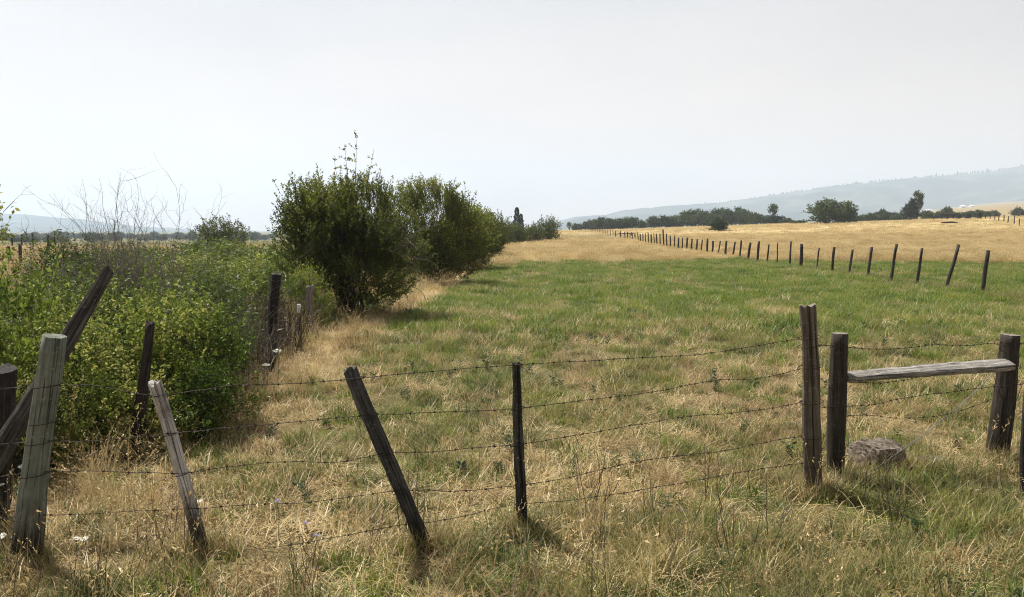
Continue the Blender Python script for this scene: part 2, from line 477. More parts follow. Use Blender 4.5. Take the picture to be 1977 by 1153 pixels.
# ------------------------------------------------------------------ ground
def make_ground():
    ny, nx = 400, 300
    ty = np.linspace(0, 1, ny)
    ys = -14 + 16 * ty + 5300 * (np.exp(8.2 * ty) - 1) / (math.exp(8.2) - 1)
    tx = np.linspace(-1, 1, nx)
    u = np.sinh(3.0 * tx) / math.sinh(3.0)
    half = 14 + np.maximum(ys, 0) * 1.15
    X = u[None, :] * half[:, None]; Y = np.repeat(ys[:, None], nx, 1)
    Z = G(X, Y)
    V = np.stack([X, Y, Z], -1).reshape(-1, 3)
    i = np.arange(ny - 1)[:, None] * nx + np.arange(nx - 1)[None, :]
    Fq = np.stack([i, i + 1, i + nx + 1, i + nx], -1).reshape(-1, 4)
    g, d = cover(X.ravel(), Y.ravel())
    m, N, L = new_mat('field_ground')
    out = N.new('ShaderNodeOutputMaterial'); geo = N.new('ShaderNodeNewGeometry')
    ag = N.new('ShaderNodeAttribute'); ag.attribute_name = 'green'
    ad = N.new('ShaderNodeAttribute'); ad.attribute_name = 'gold'
    def noise(scale, det=5, stretch=None):
        n = N.new('ShaderNodeTexNoise'); n.inputs['Scale'].default_value = scale; n.inputs['Detail'].default_value = det; n.inputs['Roughness'].default_value = .65
        if stretch:
            mp = N.new('ShaderNodeMapping'); mp.inputs['Scale'].default_value = stretch
            L.new(geo.outputs['Position'], mp.inputs[0]); L.new(mp.outputs[0], n.inputs['Vector'])
        else: L.new(geo.outputs['Position'], n.inputs['Vector'])
        return n
    nf = noise(38); nm = noise(2.3); nl = noise(.11, 6, (1, 2.2, 1))
    soil = ramp_node(N, [(.3, (.05, .035, .019)), (.5, (.17, .12, .062)), (.72, (.42, .32, .18))]); L.new(nf.outputs[0], soil.inputs[0])
    gr = ramp_node(N, [(.3, (.025, .033, .01)), (.5, (.065, .075, .024)), (.72, (.16, .15, .055))]); L.new(nf.outputs[0], gr.inputs[0])
    gd = ramp_node(N, [(.28, (.22, .16, .07)), (.5, (.4, .305, .15)), (.75, (.54, .435, .24))]); L.new(nl.outputs[0], gd.inputs[0])
    ma = N.new('ShaderNodeMath'); ma.operation = 'MULTIPLY_ADD'; ma.inputs[1].default_value = .8; ma.inputs[2].default_value = -.62
    L.new(nm.outputs[0], ma.inputs[0])
    mb_ = N.new('ShaderNodeMath'); mb_.operation = 'ADD'; mb_.use_clamp = True
    L.new(ag.outputs['Fac'], mb_.inputs[0]); L.new(ma.outputs[0], mb_.inputs[1])
    x1 = N.new('ShaderNodeMix'); x1.data_type = 'RGBA'; L.new(mb_.outputs[0], x1.inputs[0]); L.new(soil.outputs[0], x1.inputs[6]); L.new(gr.outputs[0], x1.inputs[7])
    x2 = N.new('ShaderNodeMix'); x2.data_type = 'RGBA'; L.new(ad.outputs['Fac'], x2.inputs[0]); L.new(x1.outputs[2], x2.inputs[6]); L.new(gd.outputs[0], x2.inputs[7])
    p = N.new('ShaderNodeBsdfPrincipled'); p.inputs['Roughness'].default_value = .95; p.inputs['Specular IOR Level'].default_value = .1
    b = N.new('ShaderNodeBump'); b.inputs['Strength'].default_value = .6; b.inputs['Distance'].default_value = .03
    L.new(nf.outputs[0], b.inputs['Height']); L.new(b.outputs[0], p.inputs['Normal'])
    L.new(x2.outputs[2], p.inputs['Base Color']); L.new(p.outputs[0], out.inputs[0])
    me = mesh_np('ground', V, Fq, m, True, {'green': g, 'gold': d})
    return tag(obj('ground', me), kind='structure')
make_ground()

# ------------------------------------------------------------------ hills
def hill_mat():
    m, N, L = new_mat('hill_cover')
    out = N.new('ShaderNodeOutputMaterial'); geo = N.new('ShaderNodeNewGeometry')
    n = N.new('ShaderNodeTexNoise'); n.inputs['Scale'].default_value = .004; n.inputs['Detail'].default_value = 9; n.inputs['Roughness'].default_value = .62
    L.new(geo.outputs['Position'], n.inputs['Vector'])
    r = ramp_node(N, [(.36, (.028, .042, .045)), (.5, (.05, .068, .066)), (.62, (.12, .125, .11)), (.78, (.22, .2, .16))]); L.new(n.outputs[0], r.inputs[0])  # forest and grass tones tinted blue, some distance haze painted into the colour
    p = N.new('ShaderNodeBsdfPrincipled'); p.inputs['Roughness'].default_value = 1; p.inputs['Specular IOR Level'].default_value = 0
    L.new(r.outputs[0], p.inputs['Base Color']); L.new(p.outputs[0], out.inputs[0])
    return m
HM = hill_mat()
RIDGE_R = [(900, 452), (1000, 446), (1110, 425), (1180, 418), (1250, 410), (1330, 401), (1400, 390), (1480, 378), (1600, 362), (1700, 350), (1800, 341), (1900, 333), (1977, 318), (2150, 303), (2500, 310), (3000, 350)]
RIDGE_L = [(-900, 430), (-500, 400), (-250, 404), (-80, 408), (0, 412), (50, 414), (100, 419), (150, 423), (190, 430), (250, 437), (330, 443), (420, 449), (520, 456)]
def make_hills(ridge, d_ridge, depth_front, seed, bump):
    px = np.array([p[0] for p in ridge], float); py = np.array([p[1] for p in ridge], float)
    nx, nk = 220, 40
    xs = np.linspace(px[0], px[-1], nx)
    top = np.interp(xs, px, py)
    V = []
    for k in range(nk):
        t = k / (nk - 1)
        if t <= .8:
            s = t / .8; d = d_ridge - depth_front * (1 - s); hgt = s ** 1.15
        else:
            s = (t - .8) / .2; d = d_ridge + depth_front * .6 * s; hgt = 1 - .7 * s
        crest = (445 - top) / F * d_ridge + EYE
        Xw = (xs - PW / 2) / F * d * (1 if t <= .8 else d_ridge / d)
        relief = bump * (fbm(Xw * .003 + seed, np.full(nx, d * .003), seed, 5) - .5) * 2 * (hgt * (1 - hgt) * 4) * np.clip(crest / 60, 0, 1)
        Z = crest * hgt + relief + (fbm(Xw * .02, np.full(nx, d * .02), seed + 3) - .5) * bump * .12 * hgt - 6 * (1 - hgt)
        V.append(np.stack([Xw, np.full(nx, d), Z], -1))
    V = np.array(V).reshape(-1, 3)
    i = np.arange(nk - 1)[:, None] * nx + np.arange(nx - 1)[None, :]
    Fq = np.stack([i, i + 1, i + nx + 1, i + nx], -1).reshape(-1, 4)
    tag(obj('hills', mesh_np('hills', V, Fq, HM, True)), kind='structure')
    return xs, top
make_hills(RIDGE_R, 4400, 2100, 11, 85)
make_hills(RIDGE_L, 4000, 1300, 23, 35)

def ridge_forest():
    mb = MB()
    px = np.array([p[0] for p in RIDGE_R], float); py = np.array([p[1] for p in RIDGE_R], float)
    for i in range(620):
        x = random.uniform(1480, 2200) if i < 520 else random.uniform(1350, 1700)
        dens = fbm(np.array([x * .03]), np.array([1.5]), 77)[0]
        if dens < .42 and random.random() < .75: continue
        d = 4400 + random.uniform(-60, 40)
        crest = (445 - np.interp(x, px, py)) / F * 4400 + EYE
        X = (x - PW / 2) / F * d
        h = random.uniform(6, 15) * (1.7 if random.random() < .05 else 1); w = h * random.uniform(.16, .34)
        z = crest - 4
        ring = [(X + w * math.cos(a), d + w * math.sin(a), z + h * .15) for a in (0, 1.26, 2.5, 3.77, 5.0)]
        mb.add([(X, d, z - 3)] + ring + [(X + random.uniform(-.1, .1) * w, d, z + h)],
               [(0, 2, 1), (0, 3, 2), (0, 4, 3), (0, 5, 4), (0, 1, 5), (6, 1, 2), (6, 2, 3), (6, 3, 4), (6, 4, 5), (6, 5, 1)])
    tag(obj('ridge_forest', mb.mesh('ridge_forest', M['needle'])), 'hazy blue conifers in an uneven line along the crest of the right hill', 'forest', kind='stuff')
ridge_forest()

# ------------------------------------------------------------------ haze
def make_haze():
    mb = MB()
    box(mb, (0, 3050, 245), (24000, 6700, 520))
    m, N, L = new_mat('smoke_haze')
    out = N.new('ShaderNodeOutputMaterial'); v = N.new('ShaderNodeVolumePrincipled')
    v.inputs['Color'].default_value = (.68, .82, .99, 1)
    v.inputs['Density'].default_value = 2.6e-4
    v.inputs['Anisotropy'].default_value = .3
    L.new(v.outputs[0], out.inputs['Volume'])
    o = obj('haze', mb.mesh('haze', m))
    tag(o, 'thin pale blue smoke haze hanging over the whole valley', 'haze', kind='stuff')
make_haze()

# ------------------------------------------------------------------ shrubs and trees
def leaves_mesh(name, P, D, size, mat, aspect=.55, droop=.2, rng=RNG):
    """P leaf bases, D leaf directions; each leaf is a folded four-cornered blade"""
    n = len(P)
    D = D / np.linalg.norm(D, axis=1, keepdims=True)
    R = rng.normal(size=(n, 3)) * .8; R[:, 2] += .55                 # rough leaf normal, facing up
    S = np.cross(D, R); S /= np.linalg.norm(S, axis=1, keepdims=True) + 1e-9
    Nn = np.cross(S, D)
    sz = (size * rng.uniform(.6, 1.25, n))[:, None]
    mid = P + D * sz * .45
    V = np.stack([P, mid + S * sz * aspect * .5 + Nn * sz * .1, P + D * sz - Nn * sz * droop * .4, mid - S * sz * aspect * .5 + Nn * sz * .1], 1).reshape(-1, 3)
    b = np.arange(n)[:, None] * 4
    Fq = np.concatenate([b + np.array([[0, 1, 2]]), b + np.array([[0, 2, 3]])], 0)
    var = np.repeat(rng.random(n), 4)
    return mesh_np(name, V, Fq, mat, False, {'var': var})

def prisms(P0, P1, r0, r1):
    """many thin three-sided twigs at once"""
    n = len(P0)
    T = P1 - P0; T = T / (np.linalg.norm(T, axis=1, keepdims=True) + 1e-9)
    A = np.cross(T, np.array([[.3, .5, .8]])); A /= np.linalg.norm(A, axis=1, keepdims=True) + 1e-9
    B = np.cross(T, A)
    V = []
    for P, r in ((P0, r0), (P1, r1)):
        for k in range(3):
            a = 2 * math.pi * k / 3
            V.append(P + (A * math.cos(a) + B * math.sin(a)) * np.reshape(r, (-1, 1)))
    V = np.stack(V, 1).reshape(-1, 3)
    b = np.arange(n)[:, None] * 6
    Fq = np.concatenate([b + np.array([[k, (k + 1) % 3, 3 + (k + 1) % 3, 3 + k]]) for k in range(3)], 0)
    return V, Fq

def sample_blobs(blobs, n, rng, shell=.42):
    w = np.array([b[3] * b[4] * b[5] for b in blobs]) ** .8; w /= w.sum()
    idx = rng.choice(len(blobs), n, p=w)
    B = np.array(blobs)[idx]
    d = rng.normal(size=(n, 3)); d /= np.linalg.norm(d, axis=1, keepdims=True)
    lump = 1 + .22 * (fbm(d[:, 0] * 2.2 + idx * 5, d[:, 1] * 2.2 + d[:, 2] * 2.7, 57, 3) - .5) * 2
    r = rng.random(n) ** shell * lump
    P = B[:, :3] + d * B[:, 3:6] * r[:, None]
    return P, d

def shrub_meshes(name, blobs, n_tw, n_lf, leaf, mat, seed, stems=18, foot=.18, tw=(.12, .4), shoots=0, shoot_len=.5, aspect=.55, stemr=.02, gap=.42, bark=None, shell=.42, zmin=.1):
    rng = np.random.default_rng(seed)
    P, d = sample_blobs(blobs, n_tw * 3, rng, shell)
    # uneven clumps: drop twig spots where a slow noise is low
    nz = fbm(P[:, 0] * 2.3 / max(1, blobs[0][3] * .7) + seed, P[:, 1] * 1.3 + P[:, 2] * 2.6 / max(1, blobs[0][5] * .7), seed, 3)
    keep = (nz > gap) | (rng.random(len(P)) < .13)
    P = P[keep & (P[:, 2] > zmin)]
    P = P[:n_tw]
    n = len(P)
    ctr = np.array([[np.mean([b[0] for b in blobs]), np.mean([b[1] for b in blobs]), min(b[2] - b[5] * .6 for b in blobs)]])
    out = P - ctr; out /= np.linalg.norm(out, axis=1, keepdims=True) + 1e-9
    D = out * .75 + rng.normal(size=(n, 3)) * .45 + np.array([[0, 0, .5]])
    D /= np.linalg.norm(D, axis=1, keepdims=True)
    Ln = rng.uniform(tw[0], tw[1], n)
    if shoots:
        zs = P[:, 2]
        cand = np.argsort(-(zs + rng.normal(size=n) * .25 * np.std(zs)))[:shoots * 3]
        s = rng.choice(cand, min(shoots, len(cand)), replace=False)
        D[s] = np.array([[0, 0, 1]]) + rng.normal(size=(len(s), 3)) * .3
        D[s] /= np.linalg.norm(D[s], axis=1, keepdims=True)
        Ln[s] = shoot_len * rng.uniform(.4, 1.1, len(s))
    E = P + D * Ln[:, None]
    # leaves along the twigs
    ti = rng.choice(n, n_lf, p=(Ln / Ln.sum()))
    t = rng.random(n_lf)
    LP = P[ti] + D[ti] * (Ln[ti] * t)[:, None] + rng.normal(size=(n_lf, 3)) * leaf * .18
    LD = D[ti] * .5 + rng.normal(size=(n_lf, 3)) * .75 + np.array([[0, 0, .1]])
    crown = leaves_mesh(name + '_foliage', LP, LD, leaf, mat, aspect, rng=rng)
    # twigs and stems in one mesh
    Vt, Ft = prisms(P - D * Ln[:, None] * .3, E, np.full(n, stemr * .16), np.full(n, stemr * .06))
    mb = MB()
    mb.add(Vt, Ft.tolist())
    for i in range(stems):
        a = rng.uniform(0, 6.28); r = foot * math.sqrt(rng.random())
        b0 = Vector((r * math.cos(a), r * math.sin(a), -.08))
        tgt = Vector(P[rng.integers(n)])
        bow = Vector(((tgt.x) * .35, (tgt.y) * .35, max(.2, tgt.z) * .62)) + Vector(rng.normal(size=3) * .06)
        pts = []
        for k in range(6):
            u = k / 5
            pts.append(b0 * (1 - u) ** 2 + (b0 * .3 + bow) * 2 * u * (1 - u) + tgt * u * u + Vector(rng.normal(size=3)) * .02 * (k > 0))
        rr = stemr * rng.uniform(.6, 1.2)
        tube(mb, pts, [rr * (1 - .75 * k / 5) for k in range(6)], 4)
    wood = mb.mesh(name + '_stems', bark or M['bark'])
    return crown, wood

def place_shrub(kind, meshes, loc, label, cat, group=None, sc=(1, 1, 1), rz=0, stem='stem', leaf='foliage'):
    e = empty(kind, loc, label, cat, group, rz)
    e.scale = sc
    obj(leaf, meshes[0], e); obj(stem, meshes[1], e)
    return e

# --- hedge beside the pasture ------------------------------------------------
b1 = shrub_meshes('nearest', [(-.7, 0, 1.95, .75, .75, .7), (.7, 0, 1.3, .8, .75, .7), (-.15, 0, 1.6, 1.2, 1.15, 1.1), (.55, -.2, 1.15, .98, .9, .9), (-.78, .1, 1.4, .8, .85, .8), (.25, .1, 2.0, .85, .75, .75), (.3, -.2, .75, .85, .75, .65), (-.6, -.2, .85, .8, .75, .62)],
                  6600, 88000, .05, M['leaf_dark'], 101, 46, .32, (.08, .34), 260, .5, stemr=.026, gap=.41, shell=.36)
e = place_shrub('hedge_shrub', b1, on(-3.35, 15.2), 'large rounded green shrub nearest in the hedge with a leggy shoot rising above its top', 'shrub', 'shrubs of the hedge along the pasture')
def leader(parent):
    rng = np.random.default_rng(5)
    mb = MB(); LP = []; LD = []
    for (bx, h, lean) in ((.12, 3.62, .05), (-.12, 3.15, -.16), (.3, 3.2, .2), (.02, 3.35, -.05)):
        pts = [Vector((bx + lean * (z - 2.2), -.1 + rng.normal() * .02, z)) for z in np.linspace(2.2, h, 7)]
        tube(mb, pts, [.011 * (1 - .8 * k / 6) for k in range(7)], 4)
        for p in pts[1:]:
            for _ in range(2):
                dr = Vector((rng.normal() * .8, rng.normal() * .8, .5)).normalized() * rng.uniform(.1, .28)
                tube(mb, [p, p + dr], [.004, .002], 3)
                for q in range(4):
                    LP.append(p + dr * rng.random()); LD.append(rng.normal(size=3) + np.array([0, 0, .2]))
    obj('shoot', mb.mesh('shoot', M['bark']), parent)
    obj('shoot_leaves', leaves_mesh('shoot_leaves', np.array(LP), np.array(LD), .065, M['leaf_olive'], rng=rng), parent)
leader(e)
def dead_limbs():
    mb = MB(); rng = np.random.default_rng(9)
    for i in range(16):
        p = Vector((1.15 + rng.normal() * .15, -.75, 1.35 + rng.normal() * .3)); d = Vector((1, -.2 + rng.normal() * .3, .3 + rng.normal() * .45)).normalized()
        pts = [p]
        for k in range(5):
            d = (d + Vector(rng.normal(size=3)) * .22).normalized(); p = p + d * .16; pts.append(p)
        tube(mb, pts, [.009 * (1 - .8 * k / 5) for k in range(6)], 4)
    obj('dead_branch', mb.mesh('dead_branch', M['deadwood']), e)
dead_limbs()
b2 = shrub_meshes('second', [(0, 0, 2.0, 1.5, 1.4, 1.15), (-.95, 0, 1.9, .9, .9, 1.0), (.8, .1, 1.75, 1.0, 1.1, 1.15), (.1, 0, 1.0, .75, .8, .75), (.3, -.2, 2.6, .9, .8, .6), (.2, -.2, .6, .8, .7, .55), (-1.2, -.1, 1.5, .8, .8, 1.0), (1.2, -.2, 1.25, .95, .9, 1.0), (.7, -.4, .75, .9, .8, .65)],
                  5400, 70000, .06, M['leaf_dark'], 102, 40, .5, (.1, .4), 300, .6, stemr=.03, gap=.41, shell=.36)
place_shrub('hedge_shrub', b2, on(-2.8, 24.0), 'tall dark shrub on narrow stems just behind the nearest hedge shrub', 'shrub', 'shrubs of the hedge along the pasture')
b3 = shrub_meshes('third', [(0, 0, 1.7, 1.25, 1.6, 1.2), (.45, -.4, 1.2, .9, 1.0, 1.0), (-.3, .5, 2.0, .9, .9, .8), (0, 0, .65, .9, 1.1, .6)],
                  2600, 27000, .08, M['leaf_dark'], 103, 26, .6, (.15, .5), 160, .6, stemr=.03)
place_shrub('hedge_shrub', b3, on(-2.05, 33), 'middle hedge shrub where the hedge starts to shrink into the distance', 'shrub', 'shrubs of the hedge along the pasture')
place_shrub('hedge_shrub', b3, on(-1.6, 43.5), 'last shrub of the near hedge row beside the golden grass', 'shrub', 'shrubs of the hedge along the pasture', (1.15, 1, .92), 2.1)
place_shrub('hedge_shrub', b3, on(-2.6, 53), 'low hedge shrub behind the near row, before the gap', 'shrub', 'shrubs of the hedge along the pasture', (1.25, 1.2, .95), 4.0)
far_a = shrub_meshes('far_a', [(0, 0, 1.7, 1.6, 1.6, 1.3), (.9, .3, 1.4, 1.1, 1.1, 1.1), (-.9, -.2, 1.3, 1.0, 1.1, 1.0), (0, 0, .6, 1.5, 1.5, .6)], 900, 7500, .13, M['leaf_deep'], 104, 16, .6, (.2, .6), 30, .7, stemr=.04)
far_b = shrub_meshes('far_b', [(0, 0, 1.5, 1.5, 1.5, 1.1), (.7, -.3, 1.1, 1.2, 1.1, .9), (-.6, .5, 1.8, .9, .9, .8), (0, 0, .5, 1.4, 1.4, .5)], 800, 6500, .13, M['leaf_deep'], 105, 14, .6, (.2, .6), 20, .6, stemr=.04)
for px, Y, top, w, ms, lab in (
        (968, 66, 424, 45, far_b, 'olive shrub at the near end of the distant hedge section'),
        (990, 74, 430, 50, far_a, 'low dark shrub under the dark upright conifer in the distant hedge'),
        (1014, 82, 431, 48, far_b, 'olive shrub in the middle of the distant hedge section'),
        (1034, 88, 432, 40, far_a, 'small dark shrub left of the last full shrub of the distant hedge'),
        (1057, 94, 418, 66, far_a, 'last full shrub of the distant hedge with wispy top beside the golden strip'),
        (985, 100, 428, 60, far_a, 'dark shrub half hidden behind the distant hedge section')):
    p = at(px, 445, Y); z0 = Gs(p.x, Y)
    h = EYE + (445 - top) / F * Y - z0
    sx = w / F * Y / 3.9
    place_shrub('hedge_shrub', ms, (p.x, Y, z0), lab, 'shrub', 'shrubs of the hedge along the pasture', (sx, sx, h / 3.1), random.uniform(0, 6))

# --- thicket on the left -------------------------------------------------------
th_a = shrub_meshes('thicket_a', [(0, 0, .85, .75, .75, .62), (.3, -.3, .55, .6, .55, .5), (-.35, .2, .9, .5, .5, .55), (0, -.2, .3, .65, .6, .3)], 1250, 9500, .056, M['leaf_bright'], 201, 40, .4, (.1, .36), 130, .5, .6, .012, .47)
th_b = shrub_meshes('thicket_b', [(0, 0, .8, .7, .8, .65), (-.3, -.3, .5, .55, .5, .45), (.35, .1, .95, .45, .5, .5), (0, -.15, .3, .6, .6, .3)], 1250, 9000, .05, M['leaf_bright'], 202, 40, .4, (.1, .36), 150, .55, .6, .012, .48)
th_c = shrub_meshes('thicket_c', [(0, 0, .8, .8, .8, .65), (.4, .2, .6, .6, .6, .5), (-.4, .0, .95, .5, .6, .55), (0, 0, .3, .7, .7, .3)], 1400, 8500, .05, M['leaf_mid'], 203, 44, .5, (.12, .45), 150, .55, .5, .012, .46)
TH = [(th_c, -4.15, 6.05, .55, .5, 3.1, 'low dull bush at the foot of the thicket just behind the grey-green post'),
      (th_b, -3.72, 6.4, .42, .42, .7, 'smallest leafy bush low between the grey-green post and the dark thicket post'),
      (th_a, -4.7, 6.55, .85, 1.05, .4, 'bright leafy bush at the left edge behind the leaning dark timber'),
      (th_b, -3.95, 6.75, .8, .7, 2.2, 'bright leafy bush right behind the grey-green post'),
      (th_a, -3.65, 7.5, .8, .82, 4.1, 'bright leafy bush around the dark post in the thicket'),
      (th_b, -3.12, 7.55, .62, .6, 1.0, 'bright leafy bush at the right end of the thicket beside dry straw grass'),
      (th_a, -3.0, 7.0, .48, .46, 5.0, 'small low leafy bush at the right foot of the thicket'),
      (th_c, -4.6, 8.0, .9, .85, 3.3, 'leafy bush in the thicket behind the top of the leaning timber'),
      (th_c, -4.05, 8.8, 1.0, .72, 2.6, 'dull olive bush in the thicket under the bare twigs'),
      (th_c, -5.6, 7.8, 1.0, .72, .2, 'leafy bush at the left frame edge behind the front bushes'),
      (th_c, -5.2, 9.4, 1.1, .78, 1.6, 'dull olive bush left of the bare twiggy shrub'),
      (th_b, -6.6, 9.6, 1.0, .68, 2.9, 'leafy bush farther back at the left frame edge'),
      (th_c, -4.5, 10.6, 1.0, .74, 5.2, 'dull olive bush behind the bare twiggy shrub'),
      (th_c, -6.9, 12.2, 1.2, .85, 3.8, 'tall olive bush standing before the hazy fields on the left'),
      (th_c, -8.2, 14.0, 1.2, .9, 0.9, 'dark olive bush farthest back in the left thicket')]
for ms, x, y, s, sz, rz, lab in TH:
    place_shrub('thicket_bush', ms, on(x, y), lab, 'bush', 'bushes of the left thicket', (s, s, sz * 1.06), rz)
brush = shrub_meshes('brush', [(0, 0, .55, .9, .8, .42), (.5, .2, .42, .6, .6, .36), (-.5, .1, .4, .6, .6, .34)], 900, 5500, .075, M['leaf_mid'], 204, 26, .5, (.12, .4), 70, .4, .5, .008, .5, bark=M['stalk'])
for i, (x, y, s, sz) in enumerate([(-5.4, 13.2, 1.1, 1.05), (-5.9, 16.0, 1.3, 1.0), (-7.8, 17.5, 1.5, 1.1), (-6.2, 20, 1.4, 1.2), (-9.5, 20, 1.6, 1.1), (-5.3, 23.5, 1.3, 1.3), (-8.6, 25, 1.7, 1.2), (-12.6, 24, 1.8, 1.2), (-11.2, 30, 2.0, 1.3), (-6.6, 31, 1.6, 1.3), (-15, 34, 2.2, 1.2), (-9, 38, 2.2, 1.3)]):
    place_shrub('weedy_brush', brush, on(x, y), 'low olive brown brush growing on the rough ground left of the hedge', 'brush', 'low brush left of the hedge', (s, s, sz), i * 1.3)
# foot of the hedge: small pale green bush beside the grey post
place_shrub('thicket_bush', th_b, on(-3.75, 13.4), 'small light green bush at the foot of the nearest hedge shrub', 'bush', None, (.55, .55, .66), 1.9)
# bush with twigs reaching in at the left frame edge
le = shrub_meshes('edge', [(0, 0, 1.5, .8, .8, .75), (-.4, 0, 1.0, .8, .8, .8), (.35, 0, 1.75, .35, .4, .3)], 500, 3600, .07, M['leaf_dark'], 205, 16, .3, (.2, .5), 20, .4, stemr=.02)
place_shrub('thicket_bush', le, on(-7.95, 10.2), 'taller dark bush reaching in from the left frame edge against the sky', 'bush', None, (1, 1, 1.12))
# round bush beyond the brush
p = at(430, 445, 50)
place_shrub('round_bush', far_a, on(p.x, 50), 'single round dark bush standing beyond the brush on the left', 'bush', None, (1.08, 1.1, .86), 1.2)

def bare_shrub(name, loc, n, h, spread, seed, label, lean=(0, 0), rad=.0065):
    rng = np.random.default_rng(seed)
    P0, P1, R0, R1 = [], [], [], []
    def grow(p, d, L, r, lvl):
        k = 4
        for i in range(k):
            d = d + Vector(rng.normal(size=3)) * .17 + Vector((0, 0, .06)); d.normalize()
            q = p + d * L / k
            P0.append(p); P1.append(q); R0.append(r * (1 - .6 * i / k)); R1.append(r * (1 - .6 * (i + 1) / k))
            if lvl < 3 and rng.random() < (.75 if lvl < 2 else .5):
                dd = (d + Vector(rng.normal(size=3)) * .55).normalized()
                grow(q, dd, L * rng.uniform(.3, .55), r * .6, lvl + 1)
            p = q
    for i in range(n):
        a = rng.uniform(0, 6.28); t = rng.random() ** .6 * spread
        d = Vector((t * math.cos(a) + lean[0], t * math.sin(a) + lean[1], 1)).normalized()
        grow(Vector((rng.normal() * .15, rng.normal() * .15, -.05)), d, h * rng.uniform(.6, 1.05), rad, 0)
    V, Fq = prisms(np.array(P0), np.array(P1), np.array(R0), np.array(R1))
    o = obj(name, mesh_np(name, V, Fq, M['deadwood']), None, loc)
    return tag(o, label, 'dead shrub')
bare_shrub('dead_shrub', on(-5.7, 10.6), 56, 1.88, .27, 3, 'bare leafless shrub with pinkish grey twigs fanning out against the sky', (.02, 0))
bare_shrub('dead_shrub', on(-5.05, 10.2), 24, 1.9, .2, 4, 'bare twigs standing upright just right of the big leafless shrub', (.1, 0))
bare_shrub('dead_shrub', on(-6.6, 10.5), 7, 1.75, .25, 6, 'thin leaning bare branches at far left in front of the hazy hill', (-.25, 0), .01)
bare_shrub('dead_shrub', on(-4.15, 10.8), 6, 1.5, .3, 8, 'sparse grey dead twigs between the thicket and the round bush', (.15, 0), .006)

bare_shrub('dead_shrub', on(-3.45, 8.35), 12, .95, .35, 12, 'dark dead stems at the right end of the thicket, left of the thick black post', (.1, 0), .008)
bare_shrub('dead_shrub', on(-3.55, 9.3), 12, .95, .3, 13, 'dead stems standing behind the right end of the thicket', (.05, 0), .008)
bare_shrub('dead_shrub', on(-4.3, 7.2), 7, 1.25, .3, 14, 'a few bare stems poking out of the bright leafy bushes beside the leaning timber', (.1, 0), .006)

# --- trees beyond the fields -----------------------------------------------------
def tree_meshes(name, blobs, n_tw, n_lf, leaf, mat, seed, trunk_h, trunk_r):
    rng = np.random.default_rng(seed)
    c, w = shrub_meshes(name, blobs, n_tw, n_lf, leaf, mat, seed, 10, trunk_r, (.3, 1.0), 20, .9, .6, trunk_r * .55, .43)
    mb = MB()
    tube(mb, [(0, 0, -.3), (.05, 0, trunk_h * .5), (-.05, .05, trunk_h)], [trunk_r * 1.2, trunk_r, trunk_r * .7], 7)
    return c, mb.mesh(name + '_trunk', M['bark']), w
def place_tree(kind, ms, loc, label, group=None, sc=(1, 1, 1), rz=0):
    e = empty(kind, loc, label, 'tree', group, rz); e.scale = sc
    obj('crown', ms[0], e); obj('trunk', ms[1], e); obj('limbs', ms[2], e)
    return e
# unit trees: about 6 m tall and 5 m wide
t_a = tree_meshes('tree_a', [(0, 0, 3.4, 2.4, 2.2, 2.1), (1.3, .3, 2.6, 1.6, 1.6, 1.7), (-1.4, -.2, 2.7, 1.5, 1.5, 1.6), (.2, 0, 4.7, 1.3, 1.3, 1.1), (0, 0, 1.2, 2.0, 2.0, 1.0)], 900, 5200, .34, M['leaf_far'], 301, 2.5, .14)
t_b = tree_meshes('tree_b', [(0, 0, 3.0, 2.2, 2.3, 2.2), (1.2, -.3, 3.6, 1.4, 1.5, 1.5), (-1.1, .4, 2.2, 1.6, 1.5, 1.5), (-.5, 0, 4.5, 1.1, 1.1, 1.1), (0, 0, 1.0, 2.1, 2.0, .9)], 900, 5000, .36, M['leaf_far'], 302, 2.3, .14)
t_c = tree_meshes('tree_c', [(-.3, 0, 2.7, 2.3, 2.2, 1.9), (1.5, 0, 2.0, 1.3, 1.4, 1.3), (.5, .3, 4.0, 1.3, 1.3, 1.6), (-1.5, 0, 1.8, 1.2, 1.4, 1.3), (.9, 0, 4.6, .7, .7, .9)], 800, 4300, .36, M['leaf_far'], 303, 2.4, .14)
t_thin = tree_meshes('tree_thin', [(0, 0, 4.4, 1.5, 1.4, 1.3), (.9, 0, 3.4, .9, .9, .8), (-.8, .2, 3.6, .9, .9, .9), (.2, 0, 2.4, .7, .7, .8)], 320, 1500, .32, M['leaf_far'], 304, 3.4, .13)
def tree_at(kind, ms, px, Y, top, w, label, group=None, wide=5.2, tall=6.0, rz=None):
    p = at(px, 445, Y); z0 = Gs(p.x, Y)
    h = max(1.2, EYE + (445 - top) / F * Y - z0)
    s = w / F * Y / wide
    return place_tree(kind, ms, (p.x, Y, z0), label, group, (s, s, h / tall), random.uniform(0, 6.28) if rz is None else rz)
LINE = [(1112, 290, 431, 20), (1130, 285, 427, 24), (1148, 280, 423, 28), (1163, 275, 420, 28), (1178, 272, 421, 30), (1195, 270, 421, 30), (1211, 270, 420, 30), (1226, 268, 419, 28), (1240, 265, 426, 22),
        (1262, 275, 418, 28), (1277, 270, 416, 28), (1293, 272, 417, 30), (1308, 280, 415, 30), (1326, 275, 407, 36), (1342, 285, 403, 34), (1358, 280, 408, 30), (1373, 272, 412, 30), (1388, 290, 401, 36),
        (1404, 280, 405, 30), (1420, 285, 400, 34), (1437, 275, 404, 32), (1453, 270, 411, 28), (1468, 265, 413, 26), (1482, 262, 415, 24), (1500, 262, 416, 26), (1517, 258, 421, 24), (1529, 256, 425, 18)]
